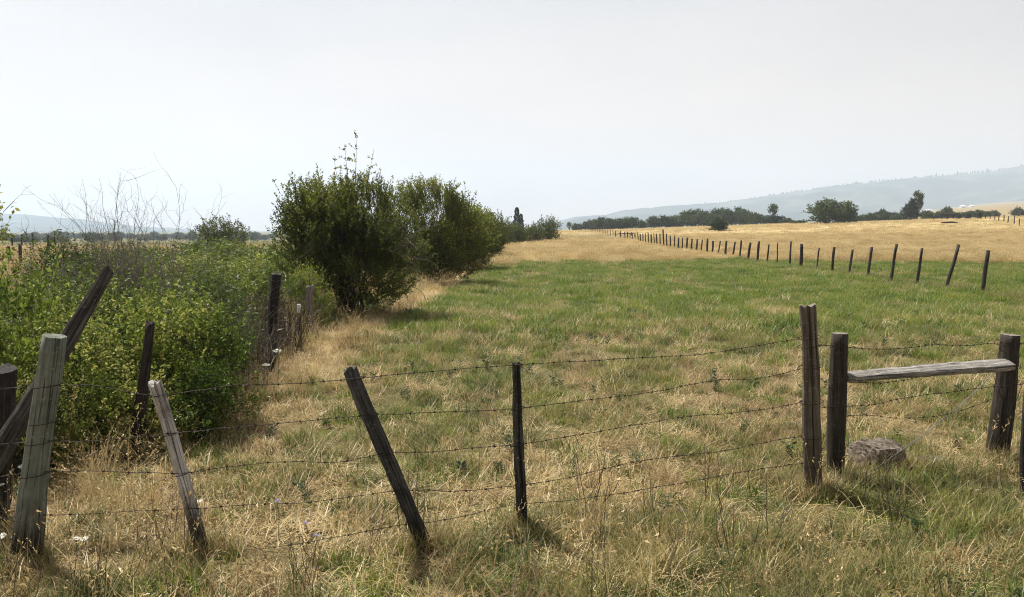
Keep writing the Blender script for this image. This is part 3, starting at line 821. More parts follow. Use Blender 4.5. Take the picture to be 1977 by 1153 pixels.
OWN = {1112: 'leftmost low tree of the dark tree line beyond the golden field', 1240: 'low tree left of the dip in the dark tree line', 1262: 'first full tree right of the dip in the dark tree line',
       1342: 'tallest rounded tree of the dark tree line, above the middle of the post line', 1388: 'tall tree of the dark line directly behind the lone round bush', 1420: 'tallest tree in the right half of the dark tree line', 1529: 'lowest tree at the right end of the dark tree line'}
for i, (px, Y, top, w) in enumerate(LINE):
    lab = OWN.get(px) or ('low dark tree in the left block of the tree line, left of its dip' if px < 1245 else 'dark tree in the right block of the tree line, right of its dip')
    tree_at('field_tree', (t_a, t_b, t_c)[(i * 2) % 3 if i % 4 else 1], px, Y, top, w * 1.15, lab, 'trees of the dark line beyond the field')
tree_at('field_tree', t_thin, 1099, 300, 429, 16, 'thin airy tree at the left end of the dark tree line')
tree_at('field_tree', t_thin, 1492, 262, 394, 30, 'airy pale tree standing above the right end of the dark tree line')
tree_at('field_bush', t_b, 1387, 150, 420, 42, 'lone dark round bush in front of the tree line at the field edge')['category'] = 'bush'
tree_at('field_tree', t_a, 1594, 190, 387, 78, 'broad spreading dark tree, left one of the close pair in the golden field')
tree_at('field_tree', t_b, 1630, 196, 388, 50, 'narrower dark tree, right one of the close pair in the golden field')
t_dense = tree_meshes('tree_dense', [(-.5, 0, 1.9, 1.6, 1.5, 1.9), (.1, 0, 3.3, 1.4, 1.3, 1.8), (.7, 0, 4.7, .9, .9, 1.3), (.6, .1, 1.6, 1.3, 1.2, 1.4)], 1100, 6500, .32, M['needle'], 305, 2.6, .16)
tree_at('conifer_tree', t_dense, 1756, 215, 384, 32, 'dense near-black leaning tree alone among low bushes on the right', None, 4.2, 6.2, 0)
t_open = tree_meshes('tree_open', [(-.2, 0, 5.4, .75, .7, .5), (1.0, 0, 5.1, .7, .6, .5), (.45, 0, 4.2, .5, .5, .5), (1.3, 0, 3.6, .5, .5, .4), (.8, 0, 2.6, .55, .5, .5), (1.2, 0, 4.5, .4, .4, .4)], 260, 1500, .3, M['leaf_far'], 306, 4.6, .15)
tree_at('field_tree', t_open, 1769, 222, 374, 30, 'tall open-crowned tree rising right behind the dense near-black tree', None, 4.0, 6.0, .4)
SCRUB = [(1546, 240, 426, 22), (1652, 250, 414, 24), (1666, 255, 415, 24), (1681, 250, 411, 26), (1695, 255, 409, 22), (1703, 262, 404, 16), (1716, 255, 409, 24), (1732, 250, 411, 22), (1786, 245, 407, 26), (1800, 250, 411, 22),
         (1814, 262, 408, 22), (1826, 265, 400, 20), (1840, 262, 409, 24), (1856, 265, 410, 24), (1872, 268, 408, 22), (1888, 270, 405, 24), (1903, 268, 408, 22), (1915, 275, 407, 20)]
for i, (px, Y, top, w) in enumerate(SCRUB):
    tree_at('scrub_bush', (t_b, t_c, t_a)[i % 3], px, Y, top, w * 1.2, ('low scrub bush between the close tree pair and the near-black tree' if 1640 < px < 1750 else 'low scrub bush along the field edge right of the near-black tree' if px > 1750 else 'small low scrub bush just left of the close tree pair'), 'low scrub along the far field edge')['category'] = 'bush'
tree_at('scrub_bush', t_a, 1962, 300, 401, 22, 'dark rounded bush on the far slope at right, near the black machine')['category'] = 'bush'
# conifers behind the hedge
def conifer_meshes(name, seed):
    rng = np.random.default_rng(seed)
    LP, LD = [], []
    for i in range(2600):
        z = .6 + 6.4 * rng.random() ** 1.15; r = 1.25 * (1 - z / 7.4) ** .8 * (.55 + .45 * rng.random()) * (1 + .25 * math.sin(z * 4.4))
        a = rng.uniform(0, 6.28)
        LP.append((r * math.cos(a), r * math.sin(a), z)); LD.append((math.cos(a), math.sin(a), .5 + rng.normal() * .4))
    mb = MB(); tube(mb, [(0, 0, -.2), (0, 0, 3), (0, 0, 6.9)], [.16, .1, .02], 6)
    return leaves_mesh(name, np.array(LP), np.array(LD, float), .42, M['needle'], .4, rng=rng), mb.mesh(name + '_trunk', M['bark'])
cf = conifer_meshes('conifer', 31)
for px, Y, top, w, lab in ((998, 190, 402, 18, 'dark upright conifer poking above the distant hedge'), (949, 200, 411, 20, 'dark conifer top just right of the near hedge shrubs'), (1006, 196, 414, 14, 'shorter conifer close beside the dark upright one')):
    p = at(px, 445, Y); z0 = Gs(p.x, Y); h = EYE + (445 - top) / F * Y - z0; s = w / F * Y / 2.5
    e = empty('conifer_tree', (p.x, Y, z0), lab, 'tree'); e.scale = (s, s, h / 7.0)
    obj('crown', cf[0], e); obj('trunk', cf[1], e)
# left distance
for i in range(46):
    px = -60 + i * 13.2 + random.uniform(-6, 6)
    if px > 530: break
    Y = random.uniform(420, 640)
    tree_at('valley_tree', (t_a, t_b, t_c)[i % 3], px, Y, random.uniform(447, 454) - (5 if i % 9 == 4 else 0), random.uniform(20, 34), 'hazy blue-grey tree in the far tree line below the left hill', 'hazy trees of the left distance')
for px, Y in ((30, 260), (48, 250), (66, 255), (95, 300), (120, 310)):
    tree_at('valley_tree', t_b, px, Y, 455 + random.uniform(-2, 2), 26, 'hazy low tree in front of the far left tree line', 'low hazy trees of the left field')

# ------------------------------------------------------------------ far buildings
wallm = plain_mat('pale_wall', [(.3, (.6, .6, .58)), (.7, (.72, .72, .7))], 1, .8, .1)
roofm = plain_mat('pale_roof', [(.3, (.74, .75, .76)), (.7, (.82, .82, .82))], 1, .5, .1)
dooram = plain_mat('dark_opening', [(.3, (.05, .05, .05)), (.7, (.09, .085, .08))], 1, .8, .1)
def far_building(px, py, Y, w, h, dpt, label):
    p = at(px, py, Y)
    z0 = Gs(p.x, Y)
    e = empty('farm_building', (p.x, Y, z0), label, 'building', 'white farm buildings at the foot of the hill')
    mb = MB(); box(mb, (0, 0, h / 2 - 1), (w, dpt, h + 2)); obj('wall', mb.mesh('wall', wallm), e)
    mb = MB(); o = .5; hr = h * .55
    mb.add([(-w/2-o, -dpt/2-o, h), (w/2+o, -dpt/2-o, h), (w/2+o, dpt/2+o, h), (-w/2-o, dpt/2+o, h), (-w/2-o, 0, h + hr), (w/2+o, 0, h + hr)],
           [(0, 1, 5, 4), (2, 3, 4, 5), (1, 2, 5), (3, 0, 4), (3, 2, 1, 0)])
    obj('roof', mb.mesh('roof', roofm), e)
    mb = MB(); box(mb, (w * .15, -dpt / 2 - .03, h * .36), (w * .2, .1, h * .7)); obj('door', mb.mesh('door', dooram), e)
far_building(1657, 407, 1500, 11, 4, 8, 'hazy white building just right of the tree pair, left one')
far_building(1668, 406, 1540, 9, 3.5, 8, 'hazy white building just right of the tree pair, right one')
far_building(1789, 398, 1500, 8, 4, 8, 'larger hazy white building right of the tall open-crowned tree')
far_building(1797, 398, 1520, 5, 3, 6, 'smaller hazy white building right of the tall open-crowned tree')
far_building(1858, 397, 1600, 9, 3.5, 9, 'hazy white building at the foot of the hill on the far right, left one')
far_building(1876, 396, 1640, 8, 3, 9, 'hazy white building at the foot of the hill on the far right, right one')

# ------------------------------------------------------------------ posts
def post_mesh(name, L, r0, r1, mat, sides=14, rough=.08, jag=.02, square=0, crack=False, seed=0, capmat=None, bend=0, segs=16, slab=1.0):
    """weathered post, grain along Z, foot at z=-.25"""
    rng = np.random.default_rng(seed)
    zs = np.concatenate([[-.3], np.linspace(0, L, segs)])
    ang = np.linspace(0, 2 * math.pi, sides, endpoint=False)
    ck = -1
    if crack:                                                      # a narrow drying crack on the side towards the viewer (-Y)
        c0 = 1.5 * math.pi + .12
        ang = np.sort(np.concatenate([ang[np.abs(ang - c0) > .1], [c0 - .075, c0, c0 + .075]]))
        ck = int(np.argmin(np.abs(ang - c0))); sides = len(ang)
    groove = rng.normal(size=sides) * rough
    V = []
    for j, z in enumerate(zs):
        t = np.clip(z / L, 0, 1)
        r = r0 + (r1 - r0) * t
        if square: shp = 1 / np.maximum(np.abs(np.cos(ang)), np.abs(np.sin(ang))) ** square
        else: shp = 1
        rr = r * shp * (1 + groove + rng.normal(size=sides) * rough * .35 + .05 * math.sin(z * 5 + seed))
        if crack:
            rr[ck] = rr[ck - 1] * ((.7 + .1 * math.sin(z * 9)) if .04 < t < .97 else .9)
        rr = rr * (1 + .09 * (float(vnoise(np.array([z * 6.0]), np.array([seed * 3.7]), 2)[0]) - .5) * (rough > .03))
        groove = groove + rng.normal(size=sides) * rough * .18
        bx = bend * math.sin(t * math.pi) + .006 * math.sin(z * 4 + seed * 2) + .012 * (float(vnoise(np.array([z * 3.0]), np.array([seed * 1.3]), 8)[0]) - .5) * (r0 < .07)
        zz = np.full(sides, z)
        if j == len(zs) - 1: zz = zz + rng.uniform(-jag, jag * .4, sides)
        V.append(np.stack([bx + rr * np.cos(ang), slab * rr * np.sin(ang), zz], -1))
    V = np.array(V).reshape(-1, 3)
    Fs = []
    n = len(zs)
    for j in range(n - 1):
        for k in range(sides):
            k2 = (k + 1) % sides
            Fs.append((j * sides + k, j * sides + k2, (j + 1) * sides + k2, (j + 1) * sides + k))
    top = V[-sides:]
    c = top.mean(0) - np.array([0, 0, jag * .5])
    V = np.vstack([V, c]); ci = len(V) - 1
    capstart = len(Fs)
    for k in range(sides): Fs.append(((n - 1) * sides + k, (n - 1) * sides + (k + 1) % sides, ci))
    me = bpy.data.meshes.new(name); me.from_pydata(V.tolist(), [], Fs)
    me.materials.append(mat)
    if capmat:
        me.materials.append(capmat)
        for i in range(capstart, len(Fs)): me.polygons[i].material_index = 1
    me.polygons.foreach_set('use_smooth', [i < capstart and not square for i in range(len(Fs))])
    me.update()
    return me

def stand(base, top, name, parent, r0, r1, mat, label=None, roll=0, **kw):
    """a post from base to top (world points), child of parent"""
    base, top = Vector(base), Vector(top)
    d = top - base
    me = post_mesh(name, d.length, r0, r1, mat, **kw)
    q = d.to_track_quat('Z', 'Y')
    # keep local -Y towards the viewer
    y = q @ Vector((0, -1, 0)); want = Vector((-base.x, -base.y, 0)).normalized()
    want = (want - d.normalized() * want.dot(d.normalized())).normalized()
    ang = y.angle(want); ax = y.cross(want)
    if ax.dot(d) < 0: ang = -ang
    q = Quaternion(d.normalized(), ang + roll) @ q
    loc = base - (parent.location if parent else Vector())
    o = obj(name, me, parent, loc, q)
    if label: o['label'] = label
    return o

# --- front fence ------------------------------------------------------------------
def fy(px):            # distance of the front fence line below the sight line through px
    return float(np.interp(px, [-60, 60, 390, 820, 1005, 1572, 1700], [4.35, 4.42, 4.55, 4.62, 4.86, 5.62, 5.8]))
def foot(px, Y): 
    p = at(px, 1000, Y); return on(p.x, Y)
front = empty('barbed_wire_fence', on(-2.9, 4.4), 'sagging barbed wire fence across the foreground on leaning weathered posts', 'fence')
def front_post(bpx, tpx, tpy, r0, r1, mat, label, dy=0, **kw):
    b = foot(bpx, fy(bpx)); t = at(tpx, tpy, fy(bpx) + dy)
    return stand(b, t, 'fence_post', front, r0, r1, mat, label, **kw), b, t
p70 = front_post(42, 103, 648, .085, .062, M['post_treated'], 'thick grey-green treated post with a rotted black foot', seed=1, rough=.025, jag=.004, sides=20)
p300 = front_post(390, 297, 737, .042, .036, M['post_pale'], 'pale silver leaning post with a dark lower half', seed=2, rough=.1, jag=.03, square=.3, crack=True, bend=.008)
p700 = front_post(822, 677, 705, .042, .037, M['post_dark'], 'dark weathered post leaning left', seed=3, rough=.13, jag=.03, square=.4, crack=True, bend=-.012)
p995 = front_post(1007, 996, 699, .04, .026, M['post_dark'], 'upright thin dark split post', seed=4, rough=.14, jag=.025, square=.5, crack=True, bend=.008)
p1560 = front_post(1571, 1559, 588, .067, .06, M['post_brown'], 'tall brown upright post with a long crack and splintered top', seed=5, rough=.045, jag=.02, square=.55, crack=True, capmat=M['end_grain'], sides=16)

def wire_path(keys, n_per=.035):
    """keys: (px, py, Y) along one strand -> smooth list of points with a slight unevenness"""
    K = [at(*k) for k in keys]
    pts = []
    for i in range(len(K) - 1):
        p0, p1, p2, p3 = K[max(i - 1, 0)], K[i], K[i + 1], K[min(i + 2, len(K) - 1)]
        L = (p2 - p1).length; n = max(3, int(L / n_per))
        for k in range(n):
            t = k / n
            c = ((p1 * 2) + (p2 - p0) * t + (p0 * 2 - p1 * 5 + p2 * 4 - p3) * t * t + (p1 * 3 - p0 - p2 * 3 + p3) * t ** 3) * .5
            pts.append(c)
    pts.append(K[-1])
    ph = random.uniform(0, 50)
    for i, p in enumerate(pts):
        w = float(vnoise(np.array([i * .09 + ph]), np.array([ph]), 5)[0]) - .5
        w2 = float(vnoise(np.array([i * .35 + ph]), np.array([ph]), 6)[0]) - .5
        p.z += .018 * w + .008 * w2
    return pts

def barbed(name, parent, keys, r=.0017, barb=.11, twist=.035, mat=None, lab=None, tight=False):
    pts = wire_path(keys)
    mb = MB()
    off = .0022
    A, B = [], []
    s = 0; nextb = random.uniform(0, barb); marks = []
    for i, p in enumerate(pts):
        if i: s += (p - pts[i - 1]).length
        a = s / twist * 2.2
        A.append(p + Vector((0, math.cos(a), math.sin(a))) * off)
        B.append(p - Vector((0, math.cos(a), math.sin(a))) * off)
        if barb and s > nextb:
            marks.append((p, (pts[min(i + 1, len(pts) - 1)] - pts[max(i - 1, 0)]).normalized())); nextb = s + barb * random.uniform(.85, 1.15)
    tube(mb, A, r, 3); tube(mb, B, r, 3)
    for p, t in marks:
        a0 = random.uniform(0, 3.14); u = t.orthogonal().normalized(); w = t.cross(u)
        tube(mb, [p - t * .006, p + t * .006], .0052, 5)
        for q in range(2):
            a = a0 + q * 1.5; d = (u * math.cos(a) + w * math.sin(a)) * .016 + t * random.uniform(-.006, .006)
            tube(mb, [p - d, p + d], .0014, 3)
    V0 = parent.location if parent else Vector()
    mb.v = [v - np.array(V0) for v in mb.v]
    o = obj(name, mb.mesh(name, mat or M['wire']), parent)
    if lab: o['label'] = lab
    return o
def K(px, py, dy=-.05): return (px, py, fy(px) + dy)
S1 = [(-40, 752), (91, 744), (190, 746), (301, 763), (450, 744), (560, 741), (690, 730), (800, 719), (900, 712), (992, 706), (1120, 697), (1250, 690), (1380, 680), (1450, 670), (1545, 655)]
S2 = [(-40, 860), (79, 852), (200, 852), (324, 838), (450, 824), (580, 813), (716, 803), (830, 797), (992, 789), (1100, 775), (1250, 757), (1380, 735), (1460, 732), (1545, 713)]
S3 = [(-40, 930), (67, 914), (200, 912), (343, 914), (450, 901), (560, 893), (650, 891), (747, 876), (850, 872), (994, 858), (1100, 842), (1200, 826), (1350, 802), (1480, 790), (1547, 776)]
S4 = [(-40, 1012), (53, 996), (200, 990), (357, 984), (480, 974), (600, 970), (771, 948), (880, 947), (996, 939), (1100, 921), (1250, 887), (1400, 868), (1549, 842)]
S5 = [(-40, 1120), (40, 1110), (144, 1104), (300, 1078), (394, 1066), (520, 1055), (650, 1035), (784, 1012), (880, 998), (998, 976), (1150, 958), (1300, 937), (1420, 914), (1552, 895)]
for S in (S1, S2, S3, S4, S5):
    barbed('wire_strand', front, [K(*q) for q in S])
def wrap(parent, px, py, Y, r, slope=.02, mat=None, rad=.0028, post=None):
    c = at(px, py, Y); pts = []
    for k in range(15):
        a = 2 * math.pi * k / 14
        pts.append(c + Vector((math.cos(a) * r, math.sin(a) * r, slope * math.cos(a))) - parent.location)
    mb = MB(); tube(mb, pts, rad, 4, False)
    if post is None: obj('wire_tie', mb.mesh('wire_tie', mat or M['wire']), parent); return
    inv = (Matrix.Translation(post.location) @ post.rotation_quaternion.to_matrix().to_4x4()).inverted()
    obj('wire_tie', mb.mesh('wire_tie', mat or M['wire']), post, (0, 0, 0)).data.transform(inv)
for py in (652, 668, 708, 776, 842, 896): wrap(front, 1560 + (py - 588) * .036, py, fy(1571), .088, .012, post=p1560[0])
for px, py in ((93, 744), (86, 815), (79, 853), (69, 915), (57, 997)): wrap(front, px, py, fy(50), .083, .008, post=p70[0])
for px, py in ((305, 763), (328, 838), (349, 915)): wrap(front, px, py, fy(390), .05, .008, post=p300[0])
for px, py in ((691, 731), (715, 803), (745, 876), (772, 948)): wrap(front, px, py, fy(820), .052, .012, post=p700[0])
for px, py in ((997, 706), (1000, 789), (1001, 858), (1004, 939), (1006, 976)): wrap(front, px, py, fy(1005), .047, .008, post=p995[0])

def staples(post, px, keys, Y, r):
    inv = (Matrix.Translation(post.location) @ post.rotation_quaternion.to_matrix().to_4x4()).inverted()
    for py, dx in keys:
        c = at(px + dx, py, Y - r - .004); mb = MB()
        tube(mb, [c + Vector((-.008, .02, .012)), c + Vector((-.008, -.004, .012)), c + Vector((.004, -.006, -.012)), c + Vector((.004, .02, -.012))], .0022, 4)
        obj('staple', mb.mesh('staple', M['wire_bright']), post, (0, 0, 0)).data.transform(inv)
staples(p300[0], 305, ((763, 0), (838, 22), (915, 44), (984, 62)), fy(390), .04)
staples(p700[0], 691, ((731, 0), (803, 24), (876, 54), (948, 81), (1012, 106)), fy(820), .04)
staples(p995[0], 997, ((706, 0), (789, 2), (858, 4), (939, 6), (976, 8)), fy(1005), .036)

# --- H brace on the right ---------------------------------------------------------
brace = empty('fence_brace', on(2.6, 5.9), 'wooden H-shaped fence brace of two round posts joined by a weathered rail', 'fence')
b = foot(1611, 5.9); t = at(1620, 643, 5.9)
stand(b, t, 'brace_post', brace, .071, .064, M['post_round'], 'upright round dark brown post at the left end of the rail', seed=11, rough=.03, jag=.004, sides=20, capmat=M['end_grain'])
b2_ = foot(1918, 6.45); t2 = at(1951, 646, 6.45)
stand(b2_, t2, 'brace_post', brace, .092, .078, M['post_round'], 'thick round post leaning right at the right end of the rail', seed=12, rough=.03, jag=.004, sides=20, capmat=M['end_grain'])
ra, rb = at(1634, 728, 5.88), at(1950, 703, 6.33)
def rail_mesh(a, b_):
    rng = np.random.default_rng(8)
    L = (b_ - a).length; n = 22; prof = [(-.05, -.045), (0, -.058), (.05, -.045), (.062, .0), (.055, .044), (.0, .03), (-.058, .008), (-.062, -.015)]
    V = []
    for j in range(n):
        t = j / (n - 1)
        sc = (.8 + .25 * t) * (1 + rng.normal() * .01) * (.9 if j in (0, n - 1) else 1)
        for (u, w) in prof:
            V.append((u * sc + rng.normal() * .0025, w * sc + rng.normal() * .0022 + .002 * math.sin(t * 5), t * L))
    k = len(prof); Fs = []
    for j in range(n - 1):
        for i in range(k): Fs.append((j * k + i, j * k + (i + 1) % k, (j + 1) * k + (i + 1) % k, (j + 1) * k + i))
    Fs += [tuple(range(k - 1, -1, -1)), tuple((n - 1) * k + i for i in range(k))]
    me = bpy.data.meshes.new('rail'); me.from_pydata(V, [], Fs); me.materials.append(M['rail']); me.update()
    return me
o = obj('rail', rail_mesh(ra, rb), brace, ra - brace.location, (rb - ra).to_track_quat('Z', 'Y'))
o['label'] = 'silver-grey weathered cross rail with knots and a split top face'
def by(px): return float(np.interp(px, [1545, 1611, 1940, 2040], [5.62, 5.84, 6.36, 6.5]))
def KB(q, dy=-.02): return (q[0], q[1], by(q[0]) + dy)
RS = [[(1556, 665), (1600, 668), (1650, 672), (1700, 673), (1760, 671), (1800, 666), (1860, 668), (1920, 664), (1977, 662), (2040, 660)],
      [(1636, 737), (1660, 738), (1700, 740), (1745, 735), (1786, 725)],
      [(1560, 790), (1630, 785), (1690, 780), (1720, 773), (1790, 762), (1850, 755), (1925, 747), (1977, 742), (2040, 735)],
      [(1632, 803), (1680, 801), (1730, 807), (1790, 806), (1850, 795), (1915, 770)]]
for i, S in enumerate(RS):
    barbed('wire_strand', brace, [KB(q) for q in S], barb=(.06 if i != 3 else .12), r=.0016)
def plain_wire(name, parent, keys, r, mat, lab=None):
    mb = MB(); pts = [at(*k) - parent.location for k in keys]
    tube(mb, pts, r, 4); o = obj(name, mb.mesh(name, mat), parent)
    if lab: o['label'] = lab
for dx in (0, 6):
    plain_wire('brace_wire', brace, [(1918 - dx, 722 + dx, 6.34), (1850, 785 + dx * .6, 6.2), (1770, 848 + dx * .4, 6.05), (1690, 905, 5.95), (1634, 925, 5.86)], .0021, M['wire_bright'], 'pale twisted brace wire running diagonally down to the left post')
plain_wire('brace_wire', brace, [(1918, 725, 6.33), (1935, 770, 6.33), (1952, 800, 6.35), (1975, 740, 6.4)], .0022, M['wire'])
for px, py, Y, r in ((1618, 668, 5.9, .07), (1617, 673, 5.9, .07), (1617, 745, 5.9, .071), (1616, 782, 5.9, .071), (1947, 664, 6.45, .084), (1940, 708, 6.45, .088), (1938, 745, 6.45, .088)):
    wrap(brace, px, py, Y, r, .01)
for rx in (1938, 1944): wrap(brace, rx, 706 + (rx - 1938), 6.42, .1, .03)
# dark post cut by the right frame edge
b = foot(1976, 5.5); t = at(1985, 752, 5.5)
o = stand(b, t, 'fence_post', None, .035, .03, M['post_black'], seed=14, rough=.05, jag=.01)
tag(o, 'thin black post cut off by the right edge of the picture', 'post')

# --- corner clutter on the left -----------------------------------------------------
tb, tt = at(-70, 985, 4.62), at(214, 519, 5.3)
o = stand(tb, tt, 'leaning_timber', None, .085, .042, M['timber'], seed=21, rough=.06, jag=.03, square=.4, slab=.7)
tag(o, 'long dark timber leaning to the right behind the grey-green post', 'timber')
o = stand(foot(-24, 5.1), at(-6, 708, 5.15), 'stump_post', None, .13, .115, M['post_black'], seed=22, rough=.05, jag=.03, square=.3)
tag(o, 'thick black broken post at the left frame edge beside the leaning timber', 'post')

# --- old fence along the hedge --------------------------------------------------------
old = empty('hedge_fence', on(-3.35, 9), 'old wire fence of mixed posts running back along the hedge', 'fence')
def old_post(bpx, Y, tpx, tpy, r0, r1, mat, lab, **kw):
    stand(foot(bpx, Y), at(tpx, tpy, Y), 'fence_post', old, r0, r1, mat, lab, **kw)
old_post(262, 6.5, 293, 622, .06, .036, M['post_black'], 'black leaning post sunk in the leafy thicket', seed=31, rough=.05, jag=.02)
old_post(528, 9.9, 533, 529, .068, .068, M['post_black'], 'thick black square post with tangled wire', seed=32, rough=.04, jag=.015, square=.6)
old_post(606, 12.6, 599, 551, .062, .055, M['deadwood'], 'grey weathered post beside the nearest hedge shrub', seed=33, rough=.07, jag=.04)
def steel_post():
    b, t = foot(588, 11.4), at(577, 593, 11.4)
    mb = MB(); L = (t - b).length
    box(mb, (0, .012, L / 2 - .12), (.05, .008, L + .2)); box(mb, (0, -.012, L / 2 - .12), (.008, .04, L + .2))
    for k in range(9): box(mb, (0, -.036, .25 + k * .1), (.02, .008, .018))
    o = obj('steel_post', mb.mesh('steel_post', M['steel']), old, b - old.location, (t - b).to_track_quat('Z', 'Y'))
    o['label'] = 'thin dark steel T-post with a white tip'
    mb = MB(); box(mb, (0, 0, L - .02), (.054, .05, .13)); obj('post_tip', mb.mesh('post_tip', M['white_paint']), o)
steel_post()
for k, zf in enumerate((.25, .5, .75, .98)):
    q = [(-3.33, 6.5), (-3.22, 9.78), (-3.3, 11.35), (-3.42, 12.6), (-3.4, 15)]
    mb = MB(); pts = []
    for i in range(len(q) - 1):
        for j in range(12):
            u = j / 12; x = q[i][0] * (1 - u) + q[i + 1][0] * u; y = q[i][1] * (1 - u) + q[i + 1][1] * u
            pts.append(Vector((x, y, Gs(x, y) + 1.15 * zf - .12 * math.sin(u * math.pi) + random.uniform(-.01, .01))) - old.location)
    tube(mb, pts, .003, 3); obj('wire_strand', mb.mesh('wire_strand', M['wire']), old)
def tangle():
    mb = MB(); c = at(533, 600, 9.78)
    for i in range(9):
        z = c.z + .45 - i * .11 ; pts = []
        for k in range(17):
            a = 2 * math.pi * k / 16; pts.append(Vector((c.x + .1 * math.cos(a), 9.9 + .1 * math.sin(a), z + .06 * math.sin(a * 1 + i) + random.uniform(-.015, .015))) - old.location)
        tube(mb, pts, .0035, 3, False)
    obj('wire_tangle', mb.mesh('wire_tangle', M['wire_bright']), old)
tangle()

# --- far pasture fence ------------------------------------------------------------------
field_fence = empty('pasture_fence', on(fence_x(22), 22), 'long line of dark wooden posts along the far side of the green pasture', 'fence')
FP = [(1900, 566, 1906, 483), (1830, 558, 1850, 472), (1772, 547, 1779, 479), (1722, 542, 1732, 471), (1677, 538, 1684, 477), (1640, 531, 1647, 482), (1607, 528, 1610, 477), (1578, 523, 1581, 481), (1547, 523, 1547, 471), (1525, 516, 1527, 466),
      (1501, 512, 1502, 469), (1481, 515, 1484, 472), (1462, 507, 1465, 466), (1444, 503, 1449, 468), (1428, 506, 1431, 464), (1414, 503, 1420, 467), (1400, 501, 1403, 465), (1386, 499, 1391, 466), (1375, 495, 1377, 465), (1365, 496, 1366, 466),
      (1353, 492, 1356, 464), (1344, 493, 1346, 466), (1334, 490, 1336, 461), (1325, 490, 1327, 462), (1317, 487, 1318, 459), (1309, 484, 1310, 459), (1302, 478, 1302, 455), (1294, 478, 1294, 455), (1287, 474, 1287, 451), (1281, 474, 1280, 443), (1274, 472, 1274, 451), (1268, 471, 1267, 451),
      (1263, 470, 1262, 450), (1257, 470, 1257, 452), (1252, 469, 1251, 449), (1246, 469, 1246, 450), (1241, 469, 1241, 451), (1236, 469, 1236, 452), (1232, 468, 1231, 449), (1226, 468, 1226, 450), (1221, 468, 1221, 452), (1216, 468, 1216, 453), (1211, 468, 1211, 454), (1206, 468, 1206, 454), (1198, 467, 1198, 454), (1188, 467, 1188, 454), (1183, 466, 1183, 453),
      (1178, 465, 1178, 452), (1173, 464, 1173, 450), (1168, 461, 1168, 449), (1164, 459, 1164, 448), (1160, 457, 1160, 446), (1157, 455, 1157, 445), (1153, 454, 1153, 444), (1150, 453, 1150, 444), (1147, 452, 1147, 443), (1144, 450, 1144, 443), (1141, 449, 1141, 442)]
tops = []
for i, (bx, by_, tx, ty_) in enumerate(FP):
    Y = 12 / ((bx - PW / 2) / F - .045)
    p = at(bx, 500, Y); b = on(p.x, Y); t = at(tx, ty_, Y)
    hgt = t.z - b.z
    if hgt < .95: t.z = b.z + .95 + random.uniform(0, .2)
    if hgt > 1.6 and i != 29: t.z = b.z + 1.45
    t.y += random.uniform(-.06, .06)
    thin = i in (7, 10)
    r = (.058 if i < 8 else .066) * random.uniform(.72, 1.22) * (.6 if thin else 1)
    o = stand(b, t, 'fence_post', field_fence, r, r * .9, M['field_post'], seed=400 + i, sides=8 if i < 20 else 6, segs=6 if i < 20 else 3, rough=.06, jag=.015)
    if i == 29: o['label'] = 'tallest post of the line, rising above its neighbours'
    if i == 1: o['label'] = 'post leaning well to the right'
    tops.append((b, t))
for zf in (.3, .6, .88):
    mb = MB()
    pts = [b.lerp(t, zf) + Vector((0, -.08, 0)) - field_fence.location for b, t in tops]
    tube(mb, pts, .0022, 3); obj('wire_strand', mb.mesh('wire_strand', M['wire']), field_fence)

# fence on the far slope at right
slope = empty('slope_fence', on(95, 150), 'short run of small posts climbing the golden slope at the far right', 'fence')
for i, (px, py0, py1) in enumerate([(1802, 426, 418), (1818, 425, 417), (1827, 424, 417), (1839, 423, 416), (1902, 422, 411), (1911, 422, 414), (1920, 424, 411), (1928, 424, 412), (1938, 425, 415), (1946, 427, 417), (1958, 430, 416), (1968, 433, 421), (1985, 437, 420), (2010, 442, 422)]):
    Y = 190 - max(0, i - 4) * 7 if i >= 4 else 200
    p = at(px, 430, Y); b = on(p.x, Y)
    stand(b, b + Vector((random.uniform(-.06, .06), 0, (py0 - py1 + 3) / F * Y)), 'fence_post', slope, .1, .09, M['field_post'], seed=500 + i, sides=6, segs=3)
# few posts of a fence in the left field
lf = empty('field_fence', on(-24, 36), 'few crooked posts of an old fence in the hazy left field', 'fence')
for i, (px, Y, h, dx) in enumerate([(37, 33, 1.15, .05), (18, 34, 1.0, -.05), (84, 38, 1.3, .35), (64, 70, 1.5, 0), (42, 72, 1.4, .1), (92, 66, 1.4, .1), (24, 75, 1.3, 0), (108, 64, 1.3, -.1)]):
    p = at(px, 480, Y); b = on(p.x, Y)
    stand(b, b + Vector((dx, 0, h)), 'fence_post', lf, .08, .07, M['field_post'], seed=600 + i, sides=7, segs=4)

